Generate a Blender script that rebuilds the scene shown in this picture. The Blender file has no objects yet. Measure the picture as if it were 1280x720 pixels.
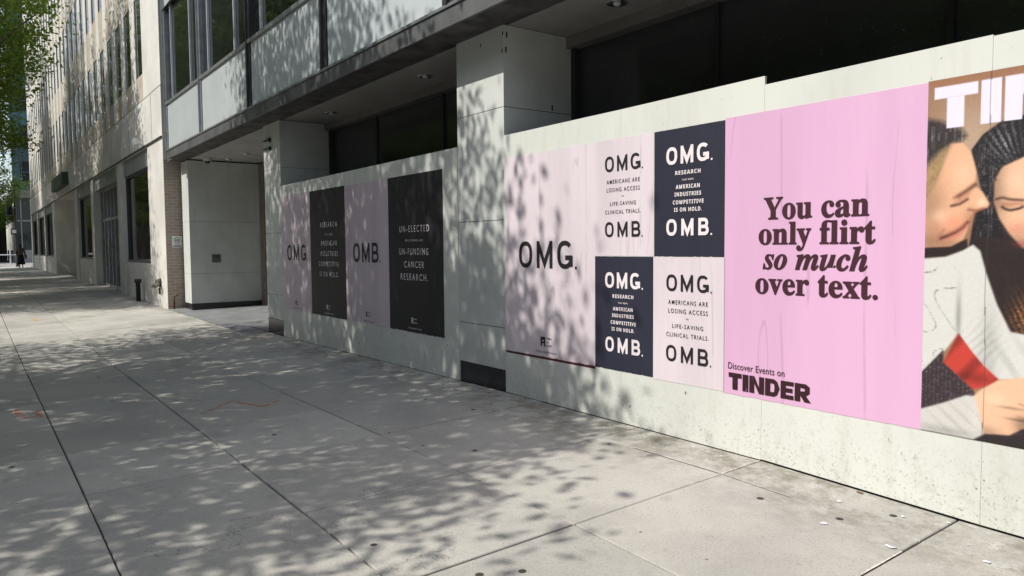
import bpy, bmesh, math, random
import numpy as np
from mathutils import Vector, Matrix

R = math.radians
random.seed(7)
rng = np.random.default_rng(11)
sc = bpy.context.scene
COL = sc.collection

# ------------------------------------------------------------------ camera (origin = eye point, X along the wall, Y into it, Z up)
Mv = [[0.591049, 0.806593, -0.008313], [0.040837, -0.040214, -0.998356], [-0.805601, 0.589738, -0.056707]]
cam = bpy.data.cameras.new('camera'); cam.sensor_width = 36.0; cam.lens = 920 / 1280 * 36.0
cam.clip_start = 0.05; cam.clip_end = 600
cam_o = bpy.data.objects.new('camera', cam); COL.objects.link(cam_o)
rt, dn, fw = (Vector(v) for v in Mv)
cam_o.matrix_world = Matrix((( rt.x, -dn.x, -fw.x, 0), (rt.y, -dn.y, -fw.y, 0), (rt.z, -dn.z, -fw.z, 0), (0, 0, 0, 1)))
sc.camera = cam_o

# ------------------------------------------------------------------ sky, sun, exposure
SUN_EL, SUN_AZ = R(47.6), R(14.0)
w = bpy.data.worlds.new('World'); sc.world = w; w.use_nodes = True
nt = w.node_tree; bg = nt.nodes['Background']
sky = nt.nodes.new('ShaderNodeTexSky'); sky.sky_type = 'NISHITA'; sky.sun_disc = False
sky.sun_elevation = SUN_EL; sky.sun_rotation = R(180) + SUN_AZ
sky.air_density = 1.0; sky.dust_density = 1.2
hs = nt.nodes.new('ShaderNodeHueSaturation'); hs.inputs['Saturation'].default_value = .62
nt.links.new(sky.outputs[0], hs.inputs['Color']); nt.links.new(hs.outputs[0], bg.inputs[0]); bg.inputs[1].default_value = 0.15
sl = bpy.data.lights.new('sun', 'SUN'); sl.energy = 3.5; sl.angle = R(0.5); sl.color = (1.0, 0.96, 0.89)
so = bpy.data.objects.new('sun', sl); COL.objects.link(so)
sd = Vector((math.sin(SUN_AZ) * math.cos(SUN_EL), math.cos(SUN_AZ) * math.cos(SUN_EL), -math.sin(SUN_EL)))
so.rotation_euler = sd.to_track_quat('-Z', 'Y').to_euler(); so.location = (0, -10, 20)
sc.view_settings.view_transform = 'Standard'; sc.view_settings.look = 'None'
sc.view_settings.gamma = 1.0; sc.view_settings.use_curve_mapping = False
sc.view_settings.exposure = 0.36

# ------------------------------------------------------------------ helpers
def s2l(c):
    return tuple(((v / 255) / 12.92 if v / 255 <= .04045 else ((v / 255 + .055) / 1.055) ** 2.4) for v in c)

class NT:
    def __init__(s, name):
        s.m = bpy.data.materials.new(name); s.m.use_nodes = True
        s.t = s.m.node_tree; s.b = s.t.nodes['Principled BSDF']
        s.pos = s.n('ShaderNodeNewGeometry').outputs['Position']
    def n(s, ty, **k):
        o = s.t.nodes.new(ty)
        for a, v in k.items(): setattr(o, a, v)
        return o
    def l(s, a, b): s.t.links.new(a, b)
    def val(s, sock, v):
        if isinstance(v, bpy.types.NodeSocket): s.l(v, sock)
        else: sock.default_value = v
    def math(s, op, a, b=0.0, clamp=False):
        o = s.n('ShaderNodeMath', operation=op, use_clamp=clamp); s.val(o.inputs[0], a); s.val(o.inputs[1], b); return o.outputs[0]
    def vmul(s, sc3, vec=None):
        o = s.n('ShaderNodeVectorMath', operation='MULTIPLY'); s.l(vec or s.pos, o.inputs[0]); o.inputs[1].default_value = sc3; return o.outputs[0]
    def noise(s, scale, detail=4, rough=.55, vec=None):
        o = s.n('ShaderNodeTexNoise'); s.l(vec or s.pos, o.inputs['Vector'])
        o.inputs['Scale'].default_value = scale; o.inputs['Detail'].default_value = detail; o.inputs['Roughness'].default_value = rough
        return o.outputs['Fac']
    def ramp(s, f, a, b, smooth=True):
        o = s.n('ShaderNodeMapRange'); o.interpolation_type = 'SMOOTHSTEP' if smooth else 'LINEAR'
        s.l(f, o.inputs[0]); o.inputs[1].default_value = a; o.inputs[2].default_value = b; return o.outputs[0]
    def mix(s, f, a, b, mode='MIX'):
        o = s.n('ShaderNodeMix', data_type='RGBA', blend_type=mode)
        s.val(o.inputs[0], f)
        for i, v in ((6, a), (7, b)):
            if isinstance(v, bpy.types.NodeSocket): s.l(v, o.inputs[i])
            else: o.inputs[i].default_value = (*v[:3], 1)
        return o.outputs[2]
    def spots(s, scale, r0, r1, vec=None, keep=.3):
        """irregular dots: 1 inside a dot; only a share of the cells has one"""
        o = s.n('ShaderNodeTexVoronoi'); s.l(vec or s.pos, o.inputs['Vector']); o.inputs['Scale'].default_value = scale
        d = s.ramp(o.outputs['Distance'], r1, r0)
        sep = s.n('ShaderNodeSeparateColor'); s.l(o.outputs['Color'], sep.inputs[0])
        return s.math('MULTIPLY', d, s.math('LESS_THAN', sep.outputs[0], keep))
    def bump(s, h, strength=.2, dist=.01):
        o = s.n('ShaderNodeBump'); o.inputs['Strength'].default_value = strength; o.inputs['Distance'].default_value = dist
        s.l(h, o.inputs['Height']); s.l(o.outputs[0], s.b.inputs['Normal'])
    def out(s, col, rough=.7, spec=.4, metal=0.0):
        s.val(s.b.inputs['Base Color'], col if isinstance(col, bpy.types.NodeSocket) else (*col, 1))
        s.val(s.b.inputs['Roughness'], rough); s.b.inputs['Specular IOR Level'].default_value = spec
        s.b.inputs['Metallic'].default_value = metal
        return s.m

def plain(name, col, rough=.6, var=.12, scale=3.0, bump=.1, bscale=60, spec=.4, metal=0.0):
    t = NT(name)
    f = t.noise(scale, 5, .6)
    c = t.mix(t.ramp(f, .3, .7), tuple(v * (1 - var) for v in col), tuple(v * (1 + var) for v in col))
    if bump: t.bump(t.noise(bscale, 3), bump, .004)
    return t.out(c, rough, spec, metal)

class MB:
    def __init__(s): s.v = []; s.f = []; s.mi = []; s.cur = 0
    def quad(s, *p):
        b = len(s.v); s.v += [tuple(q) for q in p]; s.f.append(tuple(range(b, b + len(p)))); s.mi.append(s.cur); return s
    def box(s, x0, x1, y0, y1, z0, z1):
        b = len(s.v)
        s.v += [(x0, y0, z0), (x1, y0, z0), (x1, y1, z0), (x0, y1, z0), (x0, y0, z1), (x1, y0, z1), (x1, y1, z1), (x0, y1, z1)]
        for f in ((0, 3, 2, 1), (4, 5, 6, 7), (0, 1, 5, 4), (1, 2, 6, 5), (2, 3, 7, 6), (3, 0, 4, 7)):
            s.f.append(tuple(b + i for i in f)); s.mi.append(s.cur)
        return s
    def tube(s, pts, rad, n=10, cap=True):
        pts = [Vector(p) for p in pts]; b = len(s.v)
        if not hasattr(rad, '__len__'): rad = [rad] * len(pts)
        for i, p in enumerate(pts):
            d = (pts[min(i + 1, len(pts) - 1)] - pts[max(i - 1, 0)]).normalized()
            a = d.orthogonal().normalized() if i == 0 else (a - d * a.dot(d)).normalized()
            c = d.cross(a)
            for k in range(n):
                q = p + (a * math.cos(2 * math.pi * k / n) + c * math.sin(2 * math.pi * k / n)) * rad[i]; s.v.append(tuple(q))
        for i in range(len(pts) - 1):
            for k in range(n):
                s.f.append((b + i * n + k, b + i * n + (k + 1) % n, b + (i + 1) * n + (k + 1) % n, b + (i + 1) * n + k)); s.mi.append(s.cur)
        if cap:
            s.f.append(tuple(b + k for k in reversed(range(n)))); s.mi.append(s.cur)
            s.f.append(tuple(b + (len(pts) - 1) * n + k for k in range(n))); s.mi.append(s.cur)
        return s
    def ball(s, c, r, nu=12, nv=8):
        if not hasattr(r, '__len__'): r = (r, r, r)
        b = len(s.v)
        for j in range(nv + 1):
            th = math.pi * j / nv
            for i in range(nu):
                ph = 2 * math.pi * i / nu
                s.v.append((c[0] + r[0] * math.sin(th) * math.cos(ph), c[1] + r[1] * math.sin(th) * math.sin(ph), c[2] + r[2] * math.cos(th)))
        for j in range(nv):
            for i in range(nu):
                s.f.append((b + j * nu + i, b + (j + 1) * nu + i, b + (j + 1) * nu + (i + 1) % nu, b + j * nu + (i + 1) % nu)); s.mi.append(s.cur)
        return s
    def build(s, name, mat, parent=None, bevel=0, smooth=False):
        me = bpy.data.meshes.new(name); me.from_pydata(s.v, [], s.f)
        for m in (mat if isinstance(mat, (list, tuple)) else [mat]): me.materials.append(m)
        me.polygons.foreach_set('material_index', s.mi)
        if smooth: me.polygons.foreach_set('use_smooth', [True] * len(me.polygons))
        me.update()
        o = bpy.data.objects.new(name, me); COL.objects.link(o)
        if parent:
            o.parent = parent; off = Vector((0, 0, 0)); q = parent
            while q: off += q.location; q = q.parent
            o.location = -off
        if bevel:
            md = o.modifiers.new('edge', 'BEVEL'); md.width = bevel; md.segments = 2; md.limit_method = 'ANGLE'
        return o

def tag(o, label=None, cat=None, group=None, kind=None):
    if label: o['label'] = label
    if cat: o['category'] = cat
    if group: o['group'] = group
    if kind: o['kind'] = kind
    return o
def thing(name, loc, label, cat, group=None):
    o = bpy.data.objects.new(name, None); o.empty_display_size = .3; COL.objects.link(o); o.location = loc
    return tag(o, label, cat, group)

# ------------------------------------------------------------------ ground heights
GX = [-300, -75, -62, -45, -36, -25, -18, -11.3, -5.4, -2.8, -1.3, 3, 60]
GZ = [-1.30, -1.30, -1.26, -1.24, -1.24, -1.28, -1.345, -1.372, -1.322, -1.325, -1.371, -1.42, -1.5]
def gz(x, y): return float(np.interp(x, GX, GZ)) + .03 * (y - 3.87)
WY = 3.87           # plane of the columns; the boards stand 8 mm proud of it
HY = 3.862

# ------------------------------------------------------------------ materials
def m_sidewalk():
    t = NT('sidewalk_concrete')
    base = s2l((184, 181, 172))
    isl = t.n('ShaderNodeNewGeometry').outputs['Random Per Island']
    tint = t.mix(isl, tuple(v * .84 for v in base), tuple(v * 1.07 for v in base))
    c = t.mix(t.ramp(t.noise(1.3, 6, .65), .35, .75), tint, (.27, .262, .245), 'MIX')
    o = t.mix(.55, tint, c)
    o = t.mix(t.math('MULTIPLY', t.ramp(t.noise(95, 4, .9), .53, .66), .62), o, (.12, .118, .11))
    o = t.mix(t.math('MULTIPLY', t.ramp(t.noise(70, 4, .85), .57, .69), .42), o, (.62, .61, .58))
    o = t.mix(t.math('MULTIPLY', t.ramp(t.noise(5.5, 6, .75), .56, .74), .4), o, (.17, .165, .15))
    # band of grime and pale spills along the wall
    sep = t.n('ShaderNodeSeparateXYZ'); t.l(t.pos, sep.inputs[0])
    near = t.ramp(sep.outputs[1], 2.95, 3.75)
    dirt = t.math('MULTIPLY', near, t.ramp(t.noise(3.1, 7, .75), .42, .62))
    o = t.mix(t.math('MULTIPLY', dirt, .75), o, (.17, .15, .115))
    pale = t.math('MULTIPLY', near, t.ramp(t.noise(7.0, 7, .8), .55, .66))
    o = t.mix(t.math('MULTIPLY', pale, .6), o, (.62, .61, .57))
    o = t.mix(t.math('MULTIPLY', t.spots(2.7, .045, .06, keep=.8), .92), o, (.022, .02, .018))
    o = t.mix(t.math('MULTIPLY', t.spots(5.3, .03, .055, keep=.3), .75), o, (.05, .047, .042))
    ck = t.math('LESS_THAN', t.math('ABSOLUTE', t.math('SUBTRACT', t.noise(.55, 9, .62), .5)), .0011)
    ck = t.math('MULTIPLY', ck, t.ramp(t.noise(.35, 1), .5, .56))
    o = t.mix(t.math('MULTIPLY', ck, .65), o, (.05, .048, .045))
    wet = t.math('MULTIPLY', t.ramp(t.noise(.9, 4, .6), .56, .60), t.ramp(t.noise(.33, 1), .48, .6))
    o = t.mix(t.math('MULTIPLY', wet, .22), o, (.09, .087, .08))
    h = t.math('ADD', t.noise(150, 3, .7), t.noise(30, 3, .6))
    t.bump(h, .35, .004)
    return t.out(o, .85, .3)

def m_boards():
    t = NT('white_painted_plywood')
    base = s2l((208, 210, 203))
    c = t.mix(t.ramp(t.noise(1.1, 5), .3, .7), tuple(v * .93 for v in base), tuple(v * 1.04 for v in base))
    st = t.vmul((1, 1, .12))
    c = t.mix(t.math('MULTIPLY', t.ramp(t.noise(9, 6, .7, st), .5, .72), .28), c, (.50, .48, .40))
    sep = t.n('ShaderNodeSeparateXYZ'); t.l(t.pos, sep.inputs[0])
    low = t.ramp(sep.outputs[2], -.82, -1.36)
    g = t.math('MULTIPLY', low, t.ramp(t.noise(19, 8, .85, t.vmul((1, 1, .6))), .50, .66))
    c = t.mix(t.math('MULTIPLY', g, .5), c, (.36, .34, .29))
    chips = t.math('MULTIPLY', t.ramp(t.noise(30, 4, .85, t.vmul((1, 1, .5))), .66, .69), t.ramp(t.noise(2.3, 2), .42, .6))
    c = t.mix(t.math('MULTIPLY', chips, .85), c, (.12, .11, .09))
    c = t.mix(t.math('MULTIPLY', t.spots(7.5, .04, .07, t.vmul((1, 1, .6)), .4), .85), c, (.10, .09, .075))
    c = t.mix(t.math('MULTIPLY', t.math('MULTIPLY', low, t.ramp(t.noise(60, 4, .85), .57, .64)), .7), c, (.16, .15, .12))
    t.bump(t.noise(26, 6, .7, t.vmul((1, 1, .3))), .22, .004)
    return t.out(c, .62, .35)

def m_paper(name, rgb, gloss=.5, stain=.10):
    t = NT(name)
    c0 = s2l(rgb)
    v = t.vmul((1, 1, .10))
    c = t.mix(t.ramp(t.noise(3.2, 4, .6, v), .3, .7), tuple(x * (1 - stain) for x in c0), tuple(min(1, x * (1 + stain * .5)) for x in c0))
    # creases where the paste wrinkled the sheet: thin, nearly vertical, their shade painted as darker lines
    wv = t.n('ShaderNodeTexWave'); wv.bands_direction = 'X'; wv.inputs['Scale'].default_value = .55
    wv.inputs['Distortion'].default_value = 3.2; wv.inputs['Detail'].default_value = 3; wv.inputs['Detail Scale'].default_value = 1.1
    t.l(t.vmul((1, 1, .22)), wv.inputs['Vector'])
    line = t.math('MULTIPLY', t.ramp(wv.outputs['Fac'], .9965, 1.0), t.ramp(t.noise(2.2, 3), .45, .6))
    wr = t.math('ABSOLUTE', t.math('SUBTRACT', t.noise(1.9, 3, .6, t.vmul((1, 1, .13))), .5))
    wr = t.math('MULTIPLY', t.ramp(wr, .0065, .001), t.ramp(t.noise(1.7, 3, .6), .46, .58))
    line = t.math('MAXIMUM', line, wr)
    c = t.mix(t.math('MULTIPLY', line, .32), c, tuple(x * .5 for x in c0))
    grain = t.math('ADD', t.math('MULTIPLY', t.noise(7, 5, .6, v), 1.0), t.math('MULTIPLY', line, .5))
    t.bump(grain, .30, .008)
    return t.out(c, gloss, .4)

def m_stone(name, rgb, streak=.35, joint=True):
    t = NT(name)
    b = s2l(rgb)
    c = t.mix(t.ramp(t.noise(.9, 6, .65), .3, .7), tuple(v * .86 for v in b), tuple(v * 1.06 for v in b))
    c = t.mix(t.math('MULTIPLY', t.ramp(t.noise(6, 6, .7, t.vmul((1, 1, .08))), .5, .75), streak), c, tuple(v * .55 for v in b))
    c = t.mix(t.math('MULTIPLY', t.ramp(t.noise(120, 2, .8), .6, .75), .25), c, tuple(v * .5 for v in b))
    t.bump(t.noise(80, 4, .7), .2, .004)
    return t.out(c, .75, .35)

def m_glass(name, col=(.012, .014, .015), rough=.03, dust=.25, ior=1.6):
    t = NT(name)
    d = t.ramp(t.noise(70, 2, .8), .68, .76)
    sm = t.math('MULTIPLY', t.ramp(t.noise(1.4, 4, .6), .4, .8), .18)
    c = t.mix(t.math('MULTIPLY', d, dust), col, (.35, .36, .36))
    t.b.inputs['IOR'].default_value = ior
    t.bump(t.noise(.9, 2), .02, .02)
    return t.out(c, t.math('ADD', sm, rough), .5)

def m_brick():
    t = NT('tan_brick')
    cx = t.n('ShaderNodeSeparateXYZ'); t.l(t.pos, cx.inputs[0])
    cb = t.n('ShaderNodeCombineXYZ'); t.l(cx.outputs[1], cb.inputs[0]); t.l(cx.outputs[2], cb.inputs[1])
    br = t.n('ShaderNodeTexBrick'); t.l(cb.outputs[0], br.inputs['Vector'])
    br.inputs['Color1'].default_value = (.30, .235, .20, 1); br.inputs['Color2'].default_value = (.36, .30, .26, 1); br.inputs['Mortar'].default_value = (.42, .40, .37, 1)
    br.inputs['Scale'].default_value = 1; br.inputs['Brick Width'].default_value = .205; br.inputs['Row Height'].default_value = .07; br.inputs['Mortar Size'].default_value = .006
    t.bump(br.outputs['Fac'], -.5, .01)
    return t.out(br.outputs['Color'], .85, .25)

def m_leaf(name, c0, c1):
    t = NT(name)
    isl = t.n('ShaderNodeNewGeometry').outputs['Random Per Island']
    c = t.mix(isl, c0, c1)
    t.out(c, .5, .35)
    tr = t.n('ShaderNodeBsdfTranslucent'); t.l(t.mix(.5, c, (.16, .26, .03)), tr.inputs[0])
    mx = t.n('ShaderNodeMixShader'); mx.inputs[0].default_value = .42
    t.l(t.b.outputs[0], mx.inputs[1]); t.l(tr.outputs[0], mx.inputs[2])
    t.l(mx.outputs[0], t.t.nodes['Material Output'].inputs[0])
    return t.m

SIDE = m_sidewalk(); BOARD = m_boards()
JOINT = plain('joint_filler', (.06, .056, .05), .9, .3, 20)
PALEJ = plain('pale_joint_caulk', (.55, .53, .49), .85, .3, 20)
ASPH = plain('asphalt', (.055, .055, .056), .9, .25, 2, .5, 120)
KERB = plain('granite_kerb', (.34, .33, .32), .8, .15, 4, .3, 90)
TILE = plain('grey_granite_paving', (.23, .235, .24), .55, .18, 2.5, .15, 120)
MARBLE = m_stone('white_stone_cladding', (200, 203, 198), .2)
GRAN = plain('dark_granite', (.018, .018, .021), .22, .5, 60, .05, 120, .5)
CORE = plain('dark_joint', (.03, .03, .03), .9)
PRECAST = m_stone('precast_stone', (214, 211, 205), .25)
RECESS_SHADE = m_stone('shaded_recess_precast', (186, 176, 160), .4)  # same precast, with the tan shade of the recesses put into its colour
FASCIA = plain('dark_grey_metal', (.105, .108, .11), .42, .25, 2.5, .08, 40, .5, .0)
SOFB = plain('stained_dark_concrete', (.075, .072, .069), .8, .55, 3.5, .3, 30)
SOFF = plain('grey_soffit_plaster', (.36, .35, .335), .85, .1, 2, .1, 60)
ALU = plain('aluminium_frame', (.32, .33, .34), .38, .15, 6, .03, 60, .5, .6)
DARKALU = plain('dark_bronze_frame', (.035, .035, .036), .4, .2, 6, .03, 60)
SPAN = None
GLASS = m_glass('dark_window_glass', dust=.35)
SHOP = m_glass('shopfront_glass', (.052, .053, .058), .05, .8, 1.45)
BRICK = m_brick(); BAR = plain('bright_aluminium_bar', (.62, .63, .64), .35, .1, 6, .02, 60, .5, .4)
def m_spandrel():
    t = NT('pale_glass_spandrel')
    c = t.mix(t.ramp(t.noise(1.2, 5), .3, .7), (.50, .545, .56), (.56, .60, .61))
    return t.out(c, .12, .5)
SPAN = m_spandrel()
LEAF = m_leaf('leaf_green', (.07, .15, .015), (.22, .30, .035))
LEAF2 = m_leaf('leaf_deep_green', (.022, .06, .014), (.06, .115, .02))
BARK = plain('bark', (.10, .085, .07), .95, .35, 8, .8, 25)

# ------------------------------------------------------------------ ground, road, kerb
MB().quad((-400, -300, -2.05), (300, -300, -2.05), (300, 300, -2.05), (-400, 300, -2.05)).build('ground', ASPH)['kind'] = 'structure'
MB().quad((-74, -16, -1.72), (80, -16, -1.72), (80, -4.9, -1.72), (-74, -4.9, -1.72)).build('road', ASPH)['kind'] = 'structure'
mb = MB().box(-76, 80, -20, -16, -1.9, -1.56); mb.build('opposite_sidewalk', plain('pale_concrete', (.36, .35, .33), .9))['kind'] = 'structure'
LIGHTST = plain('sunlit_pale_asphalt', (.30, .295, .28), .9, .15, 1.5, .3, 80)  # asphalt with the sunlight put into a paler colour
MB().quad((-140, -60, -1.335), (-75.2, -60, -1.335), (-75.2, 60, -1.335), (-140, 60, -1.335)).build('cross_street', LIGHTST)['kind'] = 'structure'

yj = [-4.6, -3.45, -2.45, -1.47, -.50, .47, 1.36, 2.345, 3.48, 3.86]
xs = [-1.575, -2.70, -3.735, -4.86]
x = -4.86
while x > -75: x -= 1.095; xs.append(x)
xs = sorted(xs + [-.47, .63, 1.73, 2.83, 3.93, 5.03, 6.13, 7.23, 8.3, 9.4])
side = MB()
def slab(x0, x1, y0, y1, top=0.0):
    b = len(side.v); d = .022
    P = [(x0, y0), (x1, y0), (x1, y1), (x0, y1)]
    e = .004
    Q = [(x0 + e, y0 + e), (x1 - e, y0 + e), (x1 - e, y1 - e), (x0 + e, y1 - e)]
    side.v += [(px, py, gz(px, py) + top) for px, py in Q] + [(px, py, gz(px, py) + top - .004) for px, py in P] + [(px, py, gz(px, py) + top - d) for px, py in P]
    side.f.append((b, b + 1, b + 2, b + 3)); side.mi.append(0)
    for r in (0, 4):
        for k in range(4):
            side.f.append((b + r + k, b + r + 4 + k, b + r + 4 + (k + 1) % 4, b + r + (k + 1) % 4)); side.mi.append(0)
for i in range(len(xs) - 1):
    cx0 = xs[i]; cx1 = xs[i + 1]
    for j in range(len(yj) - 1):
        gx = .0042 + .0018 * random.random(); gy0 = .0048 if j < 8 else .003; gy1 = .0048 if j + 1 < 8 else .003
        dz = random.uniform(-.002, .002)
        slab(cx0 + gx, cx1 - gx, yj[j] + gy0, yj[j + 1] - (gy1 if j + 1 < len(yj) - 1 else 0), dz)
# dark bed seen in the joints
side.cur = 1
for i in range(len(xs) - 1):
    side.quad(*[(px, py, gz(px, py) - .013) for px, py in ((xs[i], -4.6), (xs[i + 1], -4.6), (xs[i + 1], 3.86), (xs[i], 3.86))])
so_ = side.build('sidewalk', [SIDE, JOINT]); so_['kind'] = 'structure'
# thin pale caulk smeared in two of the joints by the wall
cj = MB()
def strip(p, q, wd, z=.003):
    p = Vector((*p, 0)); q = Vector((*q, 0)); d = (q - p).normalized(); nrm = Vector((-d.y, d.x, 0)) * wd
    N = 14
    for i in range(N):
        a = p.lerp(q, i / N); b = p.lerp(q, (i + 1) / N)
        if random.random() < .07: continue
        w0 = nrm * random.uniform(.35, .8)
        cj.quad(*[(v.x, v.y, gz(v.x, v.y) + z) for v in (a - w0, b - w0, b + w0, a + w0)])
strip((-3.4, 3.48), (-2.25, 3.48), .006); strip((-2.70, 3.2), (-2.70, 3.85), .006); strip((-1.575, 2.2), (-1.575, 3.3), .009)
o = cj.build('joint_caulk', PALEJ); o['kind'] = 'stuff'; o['label'] = 'pale caulk smeared in the pavement joints near the hoarding'; o['category'] = 'caulk'
k = MB()
for i in range(len(xs) - 1):
    x0, x1 = xs[i] + .004, xs[i + 1] - .004
    k.box(x0, x1, -4.9, -4.61, -1.9, gz(x0, -4.75) + .003)
k.build('kerb', KERB, bevel=.015)['kind'] = 'structure'
# entrance paving and building-edge strip
ep = MB()
x = -17.9
while x < -12.1:
    y = 3.866
    for y1 in (4.5, 5.1, 5.7): 
        ep.quad(*[(px, py, gz(-14, py) + .004) for px, py in ((x + .003, y + .003), (min(x + .6, -12.05) - .003, y + .003), (min(x + .6, -12.05) - .003, y1 - .003), (x + .003, y1 - .003))]); y = y1
    x += .6
ep.cur = 1
ep.quad(*[(px, py, gz(-14, py) - .006) for px, py in ((-17.95, 3.86), (-12.0, 3.86), (-12.0, 5.75), (-17.95, 5.75))])
ep.build('entrance_paving', [TILE, JOINT])['kind'] = 'structure'
ep = MB()
x = -17.9
while x < -12.1:
    ep.quad(*[(px, py, gz(px, py) + .006) for px, py in ((x + .003, 3.50), (min(x + .6, -12.3) - .003, 3.50), (min(x + .6, -12.3) - .003, 3.862), (x + .003, 3.862))]); x += .6
ep.build('entrance_threshold', TILE)['kind'] = 'structure'

# spray-paint survey marks
def m_spray(name, col):
    t = NT(name); t.out(col, .8, .3)
    tr = t.n('ShaderNodeBsdfTransparent'); mx = t.n('ShaderNodeMixShader')
    t.l(t.ramp(t.noise(26, 6, .8), .44, .62), mx.inputs[0]); t.l(tr.outputs[0], mx.inputs[1]); t.l(t.b.outputs[0], mx.inputs[2])
    t.l(mx.outputs[0], t.t.nodes['Material Output'].inputs[0]); return t.m
SPRAY = m_spray('orange_survey_paint', (.80, .22, .07)); SPRAYY = m_spray('yellow_survey_paint', (.80, .48, .03))
def mark(name, strokes, m, label, wd=.022):
    b = MB()
    for st in strokes:
        for (x0, y0), (x1, y1) in zip(st[:-1], st[1:]):
            p = Vector((x0, y0, 0)); q = Vector((x1, y1, 0)); d = (q - p).normalized(); nn = Vector((-d.y, d.x, 0))
            N = 12
            for i in range(N):
                a = p.lerp(q, i / N); c = p.lerp(q, (i + 1) / N); w0 = nn * wd * random.uniform(.6, 1.2); jj = nn * random.uniform(-.006, .006)
                b.quad(*[(v.x, v.y, gz(v.x, v.y) + .0035) for v in (a - w0 + jj, c - w0 + jj, c + w0 + jj, a + w0 + jj)])
    o = b.build(name, m); tag(o, label, 'paint mark', 'survey paint marks on the pavement'); return o

# ------------------------------------------------------------------ the near office building
bld = thing('office_building', (-8, 6, -1.35), 'dark framed office building with pale columns and overhanging upper storey behind the boards', 'building')
def column(x0, x1, y1=4.70, ymin=WY):
    c = MB()
    zs = [-1.128, -.742, .237, 1.243, 1.962]
    c.cur = 1; c.box(x0 + .006, x1 - .006, ymin + .006, y1 + .02, -1.5, 1.965); c.cur = 0
    for a, b in zip(zs[:-1], zs[1:]): c.box(x0, x1, ymin, y1, a + .004, b - .002)
    o = c.build('column', [MARBLE, CORE], bld)
    MB().box(x0 + .002, x1 - .002, ymin + .004, y1, -1.6, -1.131).build('granite_base', GRAN, o)
    return o
c1 = column(-12.055, -11.288); c2 = column(-6.168, -5.388); c0 = column(-.30, .48)
c1['label'] = 'column beside the open entrance'
# two dark steel pins on the first column, drill holes on the second
pins = MB()
for z in (1.70, 1.57): pins.box(-11.98, -11.68, 3.835, 3.862, z, z + .018); pins.box(-11.70, -11.68, 3.835, 3.871, z - .03, z + .03)
pins.build('bracket', DARKALU, c1)
hl = MB()
for px, z in ((-5.75, 1.84), (-5.40, 1.87), (-5.41, 1.72)): MB().box(px, px + .012, 3.867, 3.872, z, z + .03).build('drill_hole', CORE, c2)
for py, z in ((4.42, 1.26), (4.38, 1.06), (3.9, 1.85), (3.89, 1.72)): MB().box(-5.392, -5.385, py, py + .015, z, z + .05).build('drill_hole', CORE, c2)

# entrance side wall with its lit end face
ew = MB(); ew.cur = 1; ew.box(-17.82, -17.256, 3.90, 5.49, -1.5, 1.93); ew.cur = 0
for a, b in ((-1.21, -.55), (-.55, .60), (.60, 1.935)): ew.box(-17.86, -17.25, 3.87, 5.5, a + .003, b - .002)
ewo = ew.build('entrance_wall', [MARBLE, CORE], bld)
MB().box(-17.858, -17.252, 3.873, 5.5, -1.5, -1.213).build('granite_base', GRAN, ewo)
pl = MB().box(-17.254, -17.236, 4.32, 4.51, -.31, -.13).build('intercom_plate', plain('grey_metal', (.12, .12, .12), .4, .2, 9), ewo, bevel=.004)
MB().box(-17.237, -17.233, 4.36, 4.47, -.17, -.155).box(-17.237, -17.233, 4.36, 4.47, -.205, -.19).build('slot', CORE, pl)
# entrance back wall with dark doors
MB().box(-17.25, -12.055, 5.55, 5.62, -1.5, 1.93).build('entrance_glazing', SHOP, bld)
fr = MB()
for x in (-17.24, -16.3, -15.2, -14.1, -13.0, -12.1): fr.box(x, x + .07, 5.48, 5.56, -1.5, 1.93)
fr.box(-17.24, -12.06, 5.49, 5.555, .95, 1.03)
fr.build('entrance_frame', plain('brown_bronze_frame', (.09, .075, .06), .45, .2, 6), bld)
MB().box(-17.24, -16.9, 5.40, 5.47, -1.5, 1.93).build('entrance_jamb', plain('grey_brown_jamb', (.20, .175, .15), .6, .15, 5), bld)

# soffit, edge beam, fascia
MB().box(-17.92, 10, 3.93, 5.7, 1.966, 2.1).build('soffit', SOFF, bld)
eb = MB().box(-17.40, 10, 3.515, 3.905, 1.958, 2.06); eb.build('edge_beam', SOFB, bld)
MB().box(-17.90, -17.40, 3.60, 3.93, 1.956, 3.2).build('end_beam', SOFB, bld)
MB().box(-17.45, 10, 3.50, 3.53, 1.955, 2.118).build('fascia', FASCIA, bld, bevel=.004)
MB().box(-17.45, 10, 3.485, 3.54, 2.121, 2.152).build('sill', ALU, bld, bevel=.003)
hd = MB()
for x0, x1 in ((-11.288, -6.168), (-5.388, -.30), (.48, 10)): hd.box(x0, x1, 4.60, 4.72, 1.86, 1.966)
hd.build('window_head', plain('grey_head_trim', (.20, .19, .18), .7), bld)
for x0, x1, ms in ((-11.288, -6.168, (-9.66, -7.83)), (-5.388, -.30, (-3.72, -2.03)), (.48, 10, (2.4, 4.4, 6.4, 8.4))):
    edges = [x0] + list(ms) + [x1]
    for a, b in zip(edges[:-1], edges[1:]):
        MB().box(a + .01, b - .01, 4.725, 4.74, -1.5, 1.86).build('shopfront_pane', SHOP, bld)
    f = MB(); f.box(x0, x0 + .055, 4.66, 4.76, -1.5, 1.86); f.box(x1 - .055, x1, 4.66, 4.76, -1.5, 1.86)
    for m in ms: f.box(m - .02, m + .02, 4.70, 4.75, -1.5, 1.86)
    f.box(x0 + .055, x1 - .055, 4.702, 4.748, -1.52, -1.44)
    f.build('shopfront_frame', plain('grey_shop_frame', (.035, .038, .042), .4), bld)
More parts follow.
